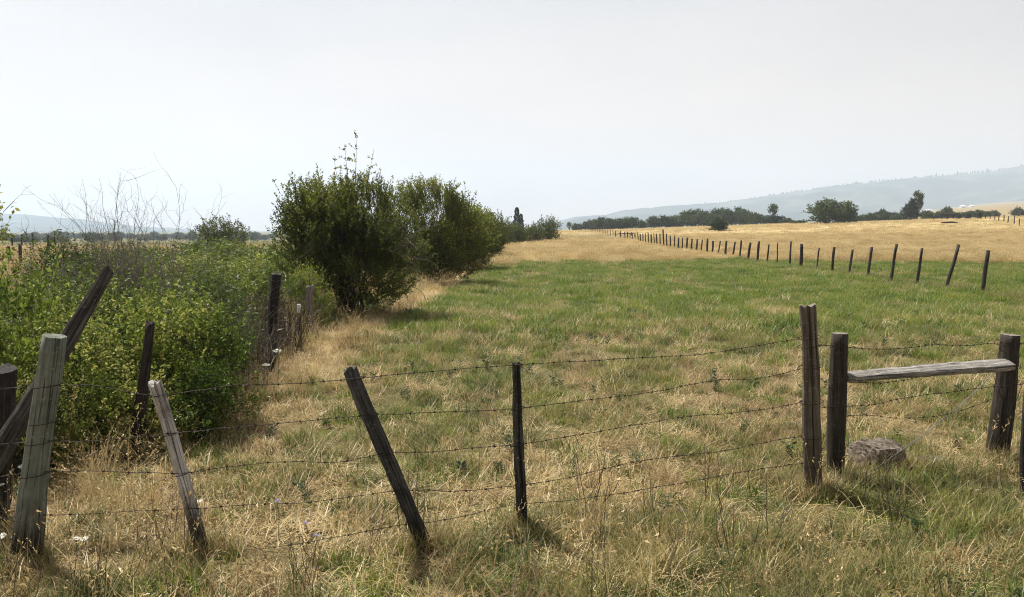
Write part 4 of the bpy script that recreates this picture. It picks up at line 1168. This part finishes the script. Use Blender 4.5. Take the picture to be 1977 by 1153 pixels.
# ------------------------------------------------------------------ things in the far field
def implement():
    p = at(1209, 455, 118); e = empty('farm_implement', on(p.x, 118), 'low rust-red piece of farm machinery lying in the golden field behind the post line', 'machinery')
    mb = MB()
    for y in (-.5, .5): box(mb, (0, y, .62), (2.2, .1, .12))
    for x in (-1.25, -.5, .3, 1.2): box(mb, (x * .85, 0, .66), (.1, 1.2, .1))
    obj('frame', mb.mesh('frame', M['rust']), e)
    for i in range(8):
        mb = MB(); x = -1.15 + i * .33
        tube(mb, [(x, -.5, .66), (x + .05, -.65, .4), (x, -.5, .05)], [.035, .03, .02], 4); obj('tine', mb.mesh('tine', M['rust']), e)
    for x in (-.9, .9):
        mb = MB(); pts = [(x, .5 + .42 * math.cos(a), .45 + .42 * math.sin(a)) for a in np.linspace(0, 6.2832, 15)]
        tube(mb, pts, .05, 5, False)
        for a in (0, 1.05, 2.1): tube(mb, [(x, .5 + .42 * math.cos(a), .45 + .42 * math.sin(a)), (x, .5 - .42 * math.cos(a), .45 - .42 * math.sin(a))], .02, 4)
        obj('wheel', mb.mesh('wheel', M['rust']), e)
    mb = MB(); tube(mb, [(-1.0, 0, .66), (-1.3, 0, .6), (-1.7, 0, .45)], [.06, .05, .04], 5); obj('drawbar', mb.mesh('drawbar', M['rust']), e)
implement()
def crate(px, Y, w, h, label, z=0):
    p = at(px, 430, Y); e = empty('dark_crate', on(p.x, Y), label, 'crate')
    mb = MB(); box(mb, (0, 0, h * .52 + .12), (w * .9, w * .7, h * .9)); obj('body', mb.mesh('body', M['black_iron']), e)
    for k in range(4):
        mb = MB(); box(mb, (0, -w * .35 - .03, .2 + h * (k + .3) / 4), (w, .05, h / 5), 0, .01); obj('board', mb.mesh('board', M['post_black']), e)
    for sx in (-1, 1):
        for sy in (-1, 1):
            mb = MB(); box(mb, (sx * w * .46, sy * w * .36, (h + .1) / 2), (.1, .1, h + .15)); obj('leg', mb.mesh('leg', M['post_black']), e)
crate(1851, 196, .9, .7, 'smallest low dark crate beside the long low trough on the far field edge')
crate(1868, 192, 1.05, 1.25, 'dark square crate, middle one of the three on the far field edge')
crate(1888, 190, 1.2, 1.35, 'dark square crate nearest the slope fence on the far field edge')
def trough():
    p = at(1835, 420, 200); e = empty('feed_trough', on(p.x, 200), 'long low dark trough on legs at the far edge of the golden field', 'trough')
    mb = MB(); box(mb, (0, 0, 1.0), (5.2, .9, .12)); obj('bed', mb.mesh('bed', M['post_black']), e)
    for y in (-.45, .45):
        mb = MB(); box(mb, (0, y, 1.22), (5.3, .06, .4)); obj('side_board', mb.mesh('side_board', M['post_black']), e)
    for x in (-2.3, -.8, .8, 2.3):
        mb = MB(); box(mb, (x, 0, .5), (.1, .7, 1.0)); obj('leg', mb.mesh('leg', M['post_black']), e)
trough()
def machine():
    p = at(1975, 410, 230); e = empty('old_machine', on(p.x, 230, .1), 'black old machine with an upright stack, cut by the right frame edge', 'machinery')
    mb = MB(); box(mb, (0, 0, 1.1), (2.2, 1.4, .9)); box(mb, (.9, 0, 1.7), (.9, 1.3, .9)); obj('body', mb.mesh('body', M['black_iron']), e)
    mb = MB(); tube(mb, [(-.4, 0, 1.5), (-.4, 0, 2.1), (-.4, 0, 2.4)], [.22, .2, .24], 8); obj('stack', mb.mesh('stack', M['black_iron']), e)
    for x, r in ((-.8, .45), (.8, .7)):
        for y in (-.8, .8):
            mb = MB(); tube(mb, [(x, y - .12, r), (x, y + .12, r)], r, 14); obj('wheel', mb.mesh('wheel', M['black_iron']), e)
machine()
def log():
    p = at(1833, 431, 150); b = on(p.x, 150)
    mb = MB(); tube(mb, [(-1.7, 0, .5), (-.8, .1, .55), (.2, 0, .62), (1.0, .1, .55), (1.7, 0, .5)], [.1, .16, .18, .15, .08], 7)
    tube(mb, [(.2, 0, .6), (.7, -.2, .85)], [.06, .03], 5)
    tag(obj('fallen_log', mb.mesh('fallen_log', M['post_black']), None, b), 'dark fallen log lying in the golden grass at far right', 'log')
log()

# ------------------------------------------------------------------ stones
def stone(px, py, Y, s, seed, label, sub=5):
    import bmesh
    bm = bmesh.new(); bmesh.ops.create_icosphere(bm, subdivisions=sub, radius=1)
    rng = np.random.default_rng(seed)
    planes = [(Vector(rng.normal(size=3)).normalized(), rng.uniform(.62, .9)) for _ in range(9)] + [(Vector((.08, -.1, 1)).normalized(), .58), (Vector((.1, -1, .1)).normalized(), .66), (Vector((1, -.1, .05)).normalized(), .74), (Vector((-1, -.2, .3)).normalized(), .72)]
    for v in bm.verts:
        p = v.co.copy()
        for n, d in planes:
            k = p.dot(n) - d
            if k > 0: p -= n * k * .92
        c = np.array([p.x * 2.3 + p.z * 1.7 + 5, p.y * 2.3 - p.z * 1.9 + p.x * .6])
        f = float(fbm(c[0], c[1], seed, 5)) - .5
        f2 = float(fbm(c[0] * 3.3, c[1] * 3.3, seed + 4, 5)) - .5
        pit = max(0, float(vnoise(c[0] * 4.1 + 3, c[1] * 4.1, seed + 9)) - .62) * .55
        gr = math.exp(-((p.x - .15 + .25 * p.y) / .09) ** 2) * max(0, p.z) * .3
        p *= 1 + .26 * f + .13 * f2 - gr - pit * .6
        v.co = Vector((p.x * s[0], p.y * s[1], p.z * s[2]))
    me = bpy.data.meshes.new('stone'); bm.to_mesh(me); bm.free(); me.materials.append(M['rock'])
    p = foot(px, Y); p.z += s[2] * .42
    tag(obj('stone', me, None, p, (0, 0, .25)), label, 'stone')
stone(1693, 920, 6.25, (.285, .22, .21), 3, 'large angular grey-brown stone lying between the two brace posts')
stone(1792, 925, 6.3, (.15, .12, .06), 8, 'small flat stone half buried in grass right of the large one', 3)

# ------------------------------------------------------------------ wild flowers
def carrot_meshes(seed):
    rng = np.random.default_rng(seed)
    mb = MB(); H = .5
    tube(mb, [(0, 0, -.05), (.01, 0, H * .5), (0, .01, H)], [.003, .0026, .002], 4)
    for k in range(8):
        a = k * .785; tube(mb, [(0, .01, H), (.018 * math.cos(a), .01 + .018 * math.sin(a), H + .012)], .001, 3)
    stem = mb.mesh('flower_stem', M['weed'])
    n = 130; r = .03 * np.sqrt(rng.random(n)); a = rng.uniform(0, 6.28, n)
    P = np.stack([r * np.cos(a), .01 + r * np.sin(a), H + .014 + .004 * rng.random(n)], -1)
    D = np.stack([np.cos(a), np.sin(a), np.full(n, .15)], -1)
    return stem, leaves_mesh('flower_head', P, D, .011, M['petal_white'], .8, rng=rng)
cm = carrot_meshes(2)
FL = [(42, 896, 4.75, 'white flower head, upper one beside the grey-green post', 1.2), (28, 904, 4.72, 'white flower head just below the upper one at the grey-green post', 1.0), (11, 935, 4.7, 'white flower head between the leaning timber and the left frame edge', 1.0),
      (13, 1026, 4.3, 'largest white flower head, left of the foot of the grey-green post', 1.2), (91, 1009, 4.55, 'white flower head just right of the grey-green post', .9), (165, 1040, 4.5, 'white flower head in the dry grass right of the grey-green post', .9), (143, 1049, 4.5, 'small dull white flower head low in the dry grass near the left post', .8),
      (388, 966, 4.95, 'white flower head in the grass just right of the pale leaning post', .9), (533, 673, 9.2, 'white flower head in front of the thick black square post', 2.0), (513, 704, 9.0, 'white flower head left of the foot of the thick black square post', 2.0)]
for px, py, Y, lab, s in FL:
    p = at(px, py, Y); z0 = Gs(p.x, Y); h = max(.12, p.z - z0)
    e = empty('white_flower', (p.x, Y, z0), lab, 'flower', 'white wild flowers at left', random.uniform(0, 6)); e.rotation_euler.x = random.uniform(.05, .35)
    e.scale = (s * .75, s * .75, h / .515); obj('flower_stem', cm[0], e); obj('flower_head', cm[1], e)
def small_flower(px, py, Y, mat, lab, ball=False):
    p = at(px, py, Y); z0 = Gs(p.x, Y); h = max(.1, p.z - z0); rng = np.random.default_rng(int(px))
    e = empty('wild_flower', (p.x, Y, z0), lab, 'flower')
    mb = MB(); tube(mb, [(0, 0, -.03), (.01, 0, h * .6), (0, 0, h)], .0022, 4); obj('flower_stem', mb.mesh('flower_stem', M['weed']), e)
    n = 18 if not ball else 60
    a = np.arange(n) * 2.4; zz = np.full(n, .3) if not ball else rng.uniform(-.6, 1, n)
    D = np.stack([np.cos(a), np.sin(a), zz], -1)
    obj('flower_head', leaves_mesh('flower_head', np.tile([[0, 0, h]], (n, 1)) + D * .003, D, .02 if not ball else .014, mat, .45, rng=rng), e)
small_flower(535, 968, 4.75, M['petal_blue'], 'small blue flower left of the dark leaning post, upper one')
small_flower(590, 1010, 4.7, M['petal_blue'], 'small blue flower left of the dark leaning post, lower one')
small_flower(610, 1046, 4.6, M['petal_blue'], 'small blue flower lowest in the dry grass near the bottom wire')
small_flower(1317, 993, 5.0, M['petal_pink'], 'small pink clover head in the grass below the bottom wire', True)

# ------------------------------------------------------------------ grass
SRC = {}
def clump(name, n, rad, h, width, lean, curl, mat, seed, head=None, flat=False):
    """a tuft of bent blades; head = (length, width) adds a seed head on each stem"""
    rng = np.random.default_rng(seed)
    a = rng.uniform(0, 6.28, n); r = rad * np.sqrt(rng.random(n))
    B = np.stack([r * np.cos(a), r * np.sin(a), np.full(n, -.01)], -1)
    az = rng.uniform(0, 6.28, n); L = rng.uniform(h[0], h[1], n)
    ln = np.abs(rng.normal(lean, lean * .5, n)); cu = rng.uniform(curl[0], curl[1], n)
    side = np.stack([-np.sin(az), np.cos(az), np.zeros(n)], -1)
    pts = []; p = B.copy(); segs = 3
    th = ln.copy()
    for k in range(segs + 1):
        pts.append(p.copy())
        d = np.stack([np.sin(th) * np.cos(az), np.sin(th) * np.sin(az), np.cos(th)], -1)
        p = p + d * (L / segs)[:, None]; th = th + cu
    for q in pts:
        q[:, 2] = np.maximum(q[:, 2], .004 + .012 * rng.random(n) if flat else -.02)
    w = width * rng.uniform(.6, 1.3, n)
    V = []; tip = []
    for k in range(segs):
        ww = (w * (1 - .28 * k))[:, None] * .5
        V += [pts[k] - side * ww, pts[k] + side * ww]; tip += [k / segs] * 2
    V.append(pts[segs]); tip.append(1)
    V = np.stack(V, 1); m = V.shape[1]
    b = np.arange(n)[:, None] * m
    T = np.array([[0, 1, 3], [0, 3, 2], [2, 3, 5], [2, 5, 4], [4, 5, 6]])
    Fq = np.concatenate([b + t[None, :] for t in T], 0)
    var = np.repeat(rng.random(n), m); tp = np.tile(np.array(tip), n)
    V = V.reshape(-1, 3)
    if head:
        hn = 7; HP = []; HT = []
        e0, e1 = pts[segs - 1], pts[segs]
        ax = e1 - e0; ax = ax / (np.linalg.norm(ax, axis=1, keepdims=True) + 1e-9)
        VV, FF, vv = [], [], []
        base = len(V)
        for j in range(hn):
            c = e1 - ax * head[0] * (1 - (j + .5) / hn)
            dr = ax * .8 + rng.normal(size=(n, 3)) * .55; dr /= np.linalg.norm(dr, axis=1, keepdims=True)
            sd = np.cross(dr, rng.normal(size=(n, 3))); sd /= np.linalg.norm(sd, axis=1, keepdims=True) + 1e-9
            l = head[1] * rng.uniform(.7, 1.5, n)[:, None] * (1.2 - .6 * j / hn)
            q = np.stack([c, c + dr * l + sd * l * .18, c + dr * l * .7 - sd * l * .22], 1).reshape(-1, 3)
            FF.append(base + np.arange(n * 3).reshape(-1, 3)); VV.append(q); base += n * 3; vv.append(np.repeat(rng.random(n), 3))
        V = np.vstack([V] + VV); Fq = np.vstack([Fq] + FF)
        var = np.concatenate([var] + vv); tp = np.concatenate([tp, np.ones(len(V) - len(tp))])
    return mesh_np(name, V, Fq, mat, False, {'var': var, 'tip': tp})

def weed_mesh(name, seed, h=.3):
    """small leafy weed: a stalk with broad leaves"""
    rng = np.random.default_rng(seed); LP, LD = [], []
    for s in range(4):
        a0 = rng.uniform(0, 6.28); t = rng.uniform(.1, .4)
        for k in range(9):
            z = h * k / 9 * rng.uniform(.8, 1.1)
            LP.append((t * z * math.cos(a0), t * z * math.sin(a0), z)); a = rng.uniform(0, 6.28); LD.append((math.cos(a), math.sin(a), .5))
    return leaves_mesh(name, np.array(LP), np.array(LD), .05, M['weed'], .28, rng=rng)

def stalk_mesh(name, seed, h, n, mat):
    rng = np.random.default_rng(seed); mb = MB()
    for i in range(n):
        x, y = rng.normal(size=2) * .06; lx, ly = rng.normal(size=2) * .1; H = h * rng.uniform(.6, 1.1)
        tube(mb, [(x, y, -.02), (x + lx * .5, y + ly * .5, H * .5), (x + lx * H * 2, y + ly * H * 2, H)], [.003, .0025, .0012], 3)
        for k in range(7):
            z = H * (.35 + .09 * k); px, py = x + lx * 2 * z * z / H, y + ly * 2 * z * z / H
            a = rng.uniform(0, 6.28); l = rng.uniform(.03, .1)
            tube(mb, [(px, py, z), (px + l * .6 * math.cos(a), py + l * .6 * math.sin(a), z + l * .8)], [.0014, .0009], 3, False)
    return mb.mesh(name, mat)

def source(key, meshes):
    c = bpy.data.collections.new(key)
    for i, me in enumerate(meshes):
        o = bpy.data.objects.new(key, me); c.objects.link(o)
    SRC[key] = c
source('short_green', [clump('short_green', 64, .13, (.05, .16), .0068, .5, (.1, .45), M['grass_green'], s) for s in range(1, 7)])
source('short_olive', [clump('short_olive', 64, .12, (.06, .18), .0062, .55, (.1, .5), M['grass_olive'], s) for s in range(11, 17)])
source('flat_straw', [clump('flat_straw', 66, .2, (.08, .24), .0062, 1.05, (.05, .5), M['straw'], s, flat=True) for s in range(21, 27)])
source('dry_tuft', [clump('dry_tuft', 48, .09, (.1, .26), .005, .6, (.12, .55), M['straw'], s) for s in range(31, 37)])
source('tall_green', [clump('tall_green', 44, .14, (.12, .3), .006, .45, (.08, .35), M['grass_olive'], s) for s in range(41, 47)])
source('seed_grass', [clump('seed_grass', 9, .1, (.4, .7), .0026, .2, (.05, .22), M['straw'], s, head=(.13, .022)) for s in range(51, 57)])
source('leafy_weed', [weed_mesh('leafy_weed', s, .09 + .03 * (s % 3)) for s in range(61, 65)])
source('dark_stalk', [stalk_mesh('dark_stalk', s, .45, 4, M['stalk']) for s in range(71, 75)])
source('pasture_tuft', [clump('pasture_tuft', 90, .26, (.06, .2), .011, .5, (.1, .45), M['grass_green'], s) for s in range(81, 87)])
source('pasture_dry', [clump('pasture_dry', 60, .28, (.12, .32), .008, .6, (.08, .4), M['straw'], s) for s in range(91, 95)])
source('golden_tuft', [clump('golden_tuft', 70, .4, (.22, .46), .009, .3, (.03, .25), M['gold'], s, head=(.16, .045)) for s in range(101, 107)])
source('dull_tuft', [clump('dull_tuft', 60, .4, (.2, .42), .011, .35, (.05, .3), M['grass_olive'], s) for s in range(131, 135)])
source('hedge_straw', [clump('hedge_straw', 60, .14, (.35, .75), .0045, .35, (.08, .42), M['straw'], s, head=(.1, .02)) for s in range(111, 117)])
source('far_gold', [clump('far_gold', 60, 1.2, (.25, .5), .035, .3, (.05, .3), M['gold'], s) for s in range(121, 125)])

def scatter(name, key, P, scale, label, cat, tilt=.12):
    n = len(P)
    if n == 0: return
    me = bpy.data.meshes.new(name)
    me.vertices.add(n); me.vertices.foreach_set('co', np.asarray(P, np.float32).ravel())
    rot = np.stack([RNG.normal(size=n) * tilt, RNG.normal(size=n) * tilt, RNG.uniform(0, 6.283, n)], -1)
    a = me.attributes.new('rot', 'FLOAT_VECTOR', 'POINT'); a.data.foreach_set('vector', rot.astype(np.float32).ravel())
    a = me.attributes.new('scl', 'FLOAT', 'POINT'); a.data.foreach_set('value', np.asarray(scale, np.float32))
    a = me.attributes.new('idx', 'INT', 'POINT'); a.data.foreach_set('value', RNG.integers(0, 64, n).astype(np.int32))
    o = obj(name, me)
    ng = bpy.data.node_groups.new(name, 'GeometryNodeTree')
    ng.interface.new_socket('Geometry', in_out='INPUT', socket_type='NodeSocketGeometry')
    ng.interface.new_socket('Geometry', in_out='OUTPUT', socket_type='NodeSocketGeometry')
    N, L = ng.nodes, ng.links
    gi, go = N.new('NodeGroupInput'), N.new('NodeGroupOutput')
    ci = N.new('GeometryNodeCollectionInfo'); ci.inputs['Collection'].default_value = SRC[key]
    ci.inputs['Separate Children'].default_value = True; ci.inputs['Reset Children'].default_value = True
    ip = N.new('GeometryNodeInstanceOnPoints'); ip.inputs['Pick Instance'].default_value = True
    def na(nm, t):
        q = N.new('GeometryNodeInputNamedAttribute'); q.data_type = t; q.inputs['Name'].default_value = nm; return q.outputs['Attribute']
    e2r = N.new('FunctionNodeEulerToRotation')
    L.new(na('rot', 'FLOAT_VECTOR'), e2r.inputs[0]); L.new(e2r.outputs[0], ip.inputs['Rotation'])
    L.new(na('scl', 'FLOAT'), ip.inputs['Scale']); L.new(na('idx', 'INT'), ip.inputs['Instance Index'])
    L.new(gi.outputs[0], ip.inputs['Points']); L.new(ci.outputs[0], ip.inputs['Instance']); L.new(ip.outputs[0], go.inputs[0])
    md = o.modifiers.new('scatter', 'NODES'); md.node_group = ng
    tag(o, label, cat, kind='stuff')
    return o

def wedge(y0, y1, dens, power=1.0, margin=1.16, seed=0):
    """random spots on the ground that the camera (and its neighbours) could see; density falls with distance as (y0/y)^power"""
    rng = np.random.default_rng(900 + seed)
    half = .70 * margin
    # pdf over y ~ width(y) * (y0/y)^power
    ys = np.linspace(y0, y1, 4000); wd = 2 * (half * ys + 1.0); pdf = wd * (y0 / ys) ** power * dens
    tot = np.trapezoid(pdf, ys) if hasattr(np, 'trapezoid') else np.trapz(pdf, ys)
    n = int(tot); cdf = np.cumsum(pdf); cdf /= cdf[-1]
    y = np.interp(rng.random(n), cdf, ys)
    x = (rng.random(n) * 2 - 1) * (half * y + 1.0)
    return x, y, rng
def put(name, key, x, y, keep, sc, label, cat, rng, tilt=.12, dz=0):
    x, y = x[keep], y[keep]; sc = np.broadcast_to(sc, keep.shape)[keep]
    P = np.stack([x, y, G(x, y) + dz], -1)
    scatter(name, key, P, sc * rng.uniform(.75, 1.3, len(x)), label, cat, tilt)

# under the thicket little grass grows
def thicket(x, y): return sstep(-2.75, -3.2, x + .12 * (y - 7)) * sstep(6.0, 6.6, y) * (1 - sstep(11, 13, y))

# near ground, up to about 15 m
x, y, rng = wedge(2.2, 17, 58, .7, seed=1)
g, d = cover(x, y); n = rng.random(len(x)); n2 = fbm(x * 2.2, y * 2.2, 61)
put('dry_thatch', 'flat_straw', x, y, (n > g * .7) & (n2 > .2), 1.0, 'matted pale straw lying over the near ground', 'straw', rng, .08)
x, y, rng = wedge(2.2, 17, 52, .6, seed=2)
g, d = cover(x, y); n = rng.random(len(x))
tuft = sstep(.44, .6, fbm(x * 2.4, y * 2.4, 91, 3))
put('green_grass', 'short_green', x, y, n < (g * .85 * sstep(5, 13, y) + .3 * g) * (.25 + 1.3 * tuft), .7 + .5 * tuft, 'short green grass growing in patches through the straw', 'grass', rng)
x, y, rng = wedge(2.2, 17, 56, .7, seed=3)
g, d = cover(x, y); n = rng.random(len(x))
tuft = sstep(.46, .6, fbm(x * 2.1, y * 2.1, 93, 3))
put('olive_grass', 'short_olive', x, y, n < (g * .8 * (1 - sstep(10, 16, y)) + .07) * (.15 + 1.6 * tuft), .7 + .55 * tuft, 'dull olive grass tufts scattered over the near ground', 'grass', rng)
x, y, rng = wedge(2.2, 17, 26, .7, seed=4)
g, d = cover(x, y); n = rng.random(len(x)); n2 = fbm(x * 1.3, y * 1.3, 63)
put('dry_tufts', 'dry_tuft', x, y, (n > g * .6) & (n2 > .38), 1.0, 'standing tufts of dry tan grass', 'grass', rng)
# taller growth close to the camera and along the front fence
x, y, rng = wedge(2.2, 6.4, 30, .3, seed=5)
n = rng.random(len(x)); fl = 4.75 + .19 * x
w = sstep(.15, -.5, y - fl) * (.4 + .6 * sstep(-.8, 2.0, x)) + .5 * sstep(.45, .1, np.abs(y - fl)) * sstep(-.5, 1.5, x)
n2 = fbm(x * 1.6, y * 1.6, 65)
put('tall_grass', 'tall_green', x, y, n < w * (.25 + .75 * sstep(.35, .6, n2)), .9, 'taller green grass in front of the barbed wire fence', 'grass', rng, .16)
x, y, rng = wedge(2.2, 7.5, 9, .3, seed=6)
n = rng.random(len(x)); fl = 4.75 + .19 * x
put('seed_heads', 'seed_grass', x, y, n < .1 + .32 * sstep(.4, -.4, y - fl), 1.0, 'thin dry grass stems with seed heads', 'grass', rng, .2)
x, y, rng = wedge(2.2, 16, 5, .5, seed=7)
n = rng.random(len(x)); n2 = fbm(x * .9, y * .9, 67)
put('leafy_weeds', 'leafy_weed', x, y, (n2 > .48) & (n < .8), 1.0, 'small blue-green leafy weeds among the straw', 'weeds', rng)
x, y, rng = wedge(2.2, 5.4, 5, .2, seed=8)
n = rng.random(len(x))
put('weed_stalks', 'dark_stalk', x, y, n < .55, 1.0, 'thin dark weed stalks standing in the foreground grass', 'weeds', rng, .1)
# dead brown stalks beside the thicket
rng = np.random.default_rng(77); x = rng.uniform(-4.5, -3.3, 120); y = rng.uniform(8.8, 12.0, 120)
put('dead_stalks', 'dark_stalk', x, y, np.ones(120, bool), 1.9, 'tall dead brown weed stalks right of the thicket', 'weeds', rng, .06)
# straw along the foot of hedge and thicket
x, y, rng = wedge(4.5, 60, 24, .8, seed=9)
hx = hedge_x(y); n = rng.random(len(x)); n1 = fbm(x * .8, y * .5, 71)
w = sstep(.9, .3, np.abs(x - hx - .2 - .6 * (n1 - .5))) * sstep(7.2, 9, y) * (.35 + .65 * sstep(.35, .6, n1))
w = np.maximum(w, sstep(.7, .2, np.abs(x + 2.95 - .1 * (y - 7))) * sstep(5.2, 6.2, y) * (1 - sstep(9.5, 11, y)) * .5)
w = np.maximum(w, .13 * sstep(-2.0, -2.8, x) * (1 - sstep(5.2, 6.2, y)))
w = np.maximum(w, sstep(0, -.6, x - hx) * .28 * sstep(8, 9, y))
put('hedge_straw', 'hedge_straw', x, y, n < w * .42, .78, 'tall golden dry grass along the foot of the hedge and thicket', 'grass', rng, .2)
# pasture
x, y, rng = wedge(11, 62, 26, .75, seed=10)
g, d = cover(x, y); n = rng.random(len(x)); n2 = fbm(x * .7, y * .5, 73)
put('pasture_grass', 'pasture_tuft', x, y, (n < g * sstep(11, 15, y)) & (d < .7), .4 + .55 * n2 + .45 * sstep(.4, .65, fbm(x * 1.6, y * 1.2, 105, 3)), 'short lush green grass of the pasture', 'grass', rng)
x, y, rng = wedge(12, 62, 9, .75, seed=11)
g, d = cover(x, y); n = rng.random(len(x)); n2 = fbm(x * .5, y * .4, 75)
put('pasture_straw', 'pasture_dry', x, y, (n > g * .95) | ((n2 > .58) & (n < .4)), .8, 'dry tan grass mixed into the pasture', 'grass', rng)
# golden belts
x, y, rng = wedge(30, 130, 7, .7, seed=12)
g, d = cover(x, y); n = rng.random(len(x)); n2 = fbm(x * .15, y * .12, 79)
put('golden_grass', 'golden_tuft', x, y, (n < d * 1.1 * (1 - sstep(85, 130, y)) * (.45 + .9 * sstep(.35, .6, fbm(x * .05, y * .16, 95)))), (.7 + .5 * n2) * (1 - .5 * sstep(3.5, 1.0, np.abs(x - fence_x(y) + 1))), 'tall golden ripe grass in the field', 'grass', rng)
x, y, rng = wedge(75, 420, .75, .8, seed=13)
g, d = cover(x, y); n = rng.random(len(x)); n2 = fbm(x * .06, y * .05, 83)
put('far_golden_grass', 'far_gold', x, y, (n < d * .95 * sstep(75, 130, y) * (.4 + .9 * sstep(.35, .6, fbm(x * .025, y * .09, 97)))) & (y < 340), .55 + .5 * n2, 'golden dry grass covering the distant field', 'grass', rng)
x, y, rng = wedge(36, 260, 2.6, .9, seed=14)
g, d = cover(x, y); n = rng.random(len(x)); band = sstep(.5, .62, fbm(x * .03, y * .1, 99)); fl = sstep(4.5, 1.5, np.abs(x - fence_x(y) - 2)) * sstep(48, 60, y)
put('dull_grass', 'dull_tuft', x, y, n < d * np.maximum(.55 * band, .6 * fl), .7, 'dull olive patches of grass in the golden field', 'grass', rng)
# weeds and long grass left standing round the posts of the far fence
rng = np.random.default_rng(55); y = 17 + 42 * rng.random(480) ** 1.4; x = fence_x(y) + rng.normal(size=480) * .25
put('fence_line_grass', 'tall_green', x, y, fbm(x * .8, y * .9, 101) > .42, 1.0, 'long dry grass left standing at the foot of the pasture fence', 'grass', rng)
# darker weed clumps through the pasture
x, y, rng = wedge(4.3, 48, 6, .7, seed=15)
g, d = cover(x, y); n2 = fbm(x * 1.1, y * .9, 103)
put('pasture_weeds', 'short_olive', x, y, (g > .22) & (n2 > .52), .85 + .5 * sstep(7, 12, y), 'dark green coarse tufts standing out of the pasture', 'grass', rng)
x, y, rng = wedge(9, 60, 9, .8, seed=16)
n = rng.random(len(x)); n2 = fbm(x * .35, y * .22, 107)
put('rough_dry_grass', 'hedge_straw', x, y, (x < hedge_x(y) - .8) & (n2 > .47) & (n < .75), 1.0, 'pinkish tan dry grass patches on the rough ground at left', 'grass', rng, .2)
x, y, rng = wedge(9, 75, 9, .8, seed=17)
n = rng.random(len(x)); n2 = fbm(x * .35, y * .22, 107)
put('rough_green_grass', 'tall_green', x, y, (x < hedge_x(y) - .6) & (n2 < .52) & (n < .8), 1.3, 'rank green grass on the rough ground at left', 'grass', rng, .2)
# grass grown up round the feet of the front posts
feet = [(p[1].x, p[1].y) for p in (p70, p300, p700, p995, p1560)] + [(b_.x, b_.y) for b_ in (foot(1611, 5.9), foot(1918, 6.45), foot(1695, 6.2))]
rng = np.random.default_rng(66)
x = np.concatenate([fx_ + rng.normal(size=26) * .11 for fx_, fy_ in feet]); y = np.concatenate([fy_ - .03 + rng.normal(size=26) * .09 for fx_, fy_ in feet])
put('post_foot_grass', 'tall_green', x, y, rng.random(len(x)) < .5, .75, 'tufts of grass grown up round the feet of the front posts', 'grass', rng, .2)
put('post_foot_straw', 'dry_tuft', x, y, rng.random(len(x)) < .6, .9, 'dry tufts round the feet of the front posts', 'grass', rng, .2)
print('scene built')
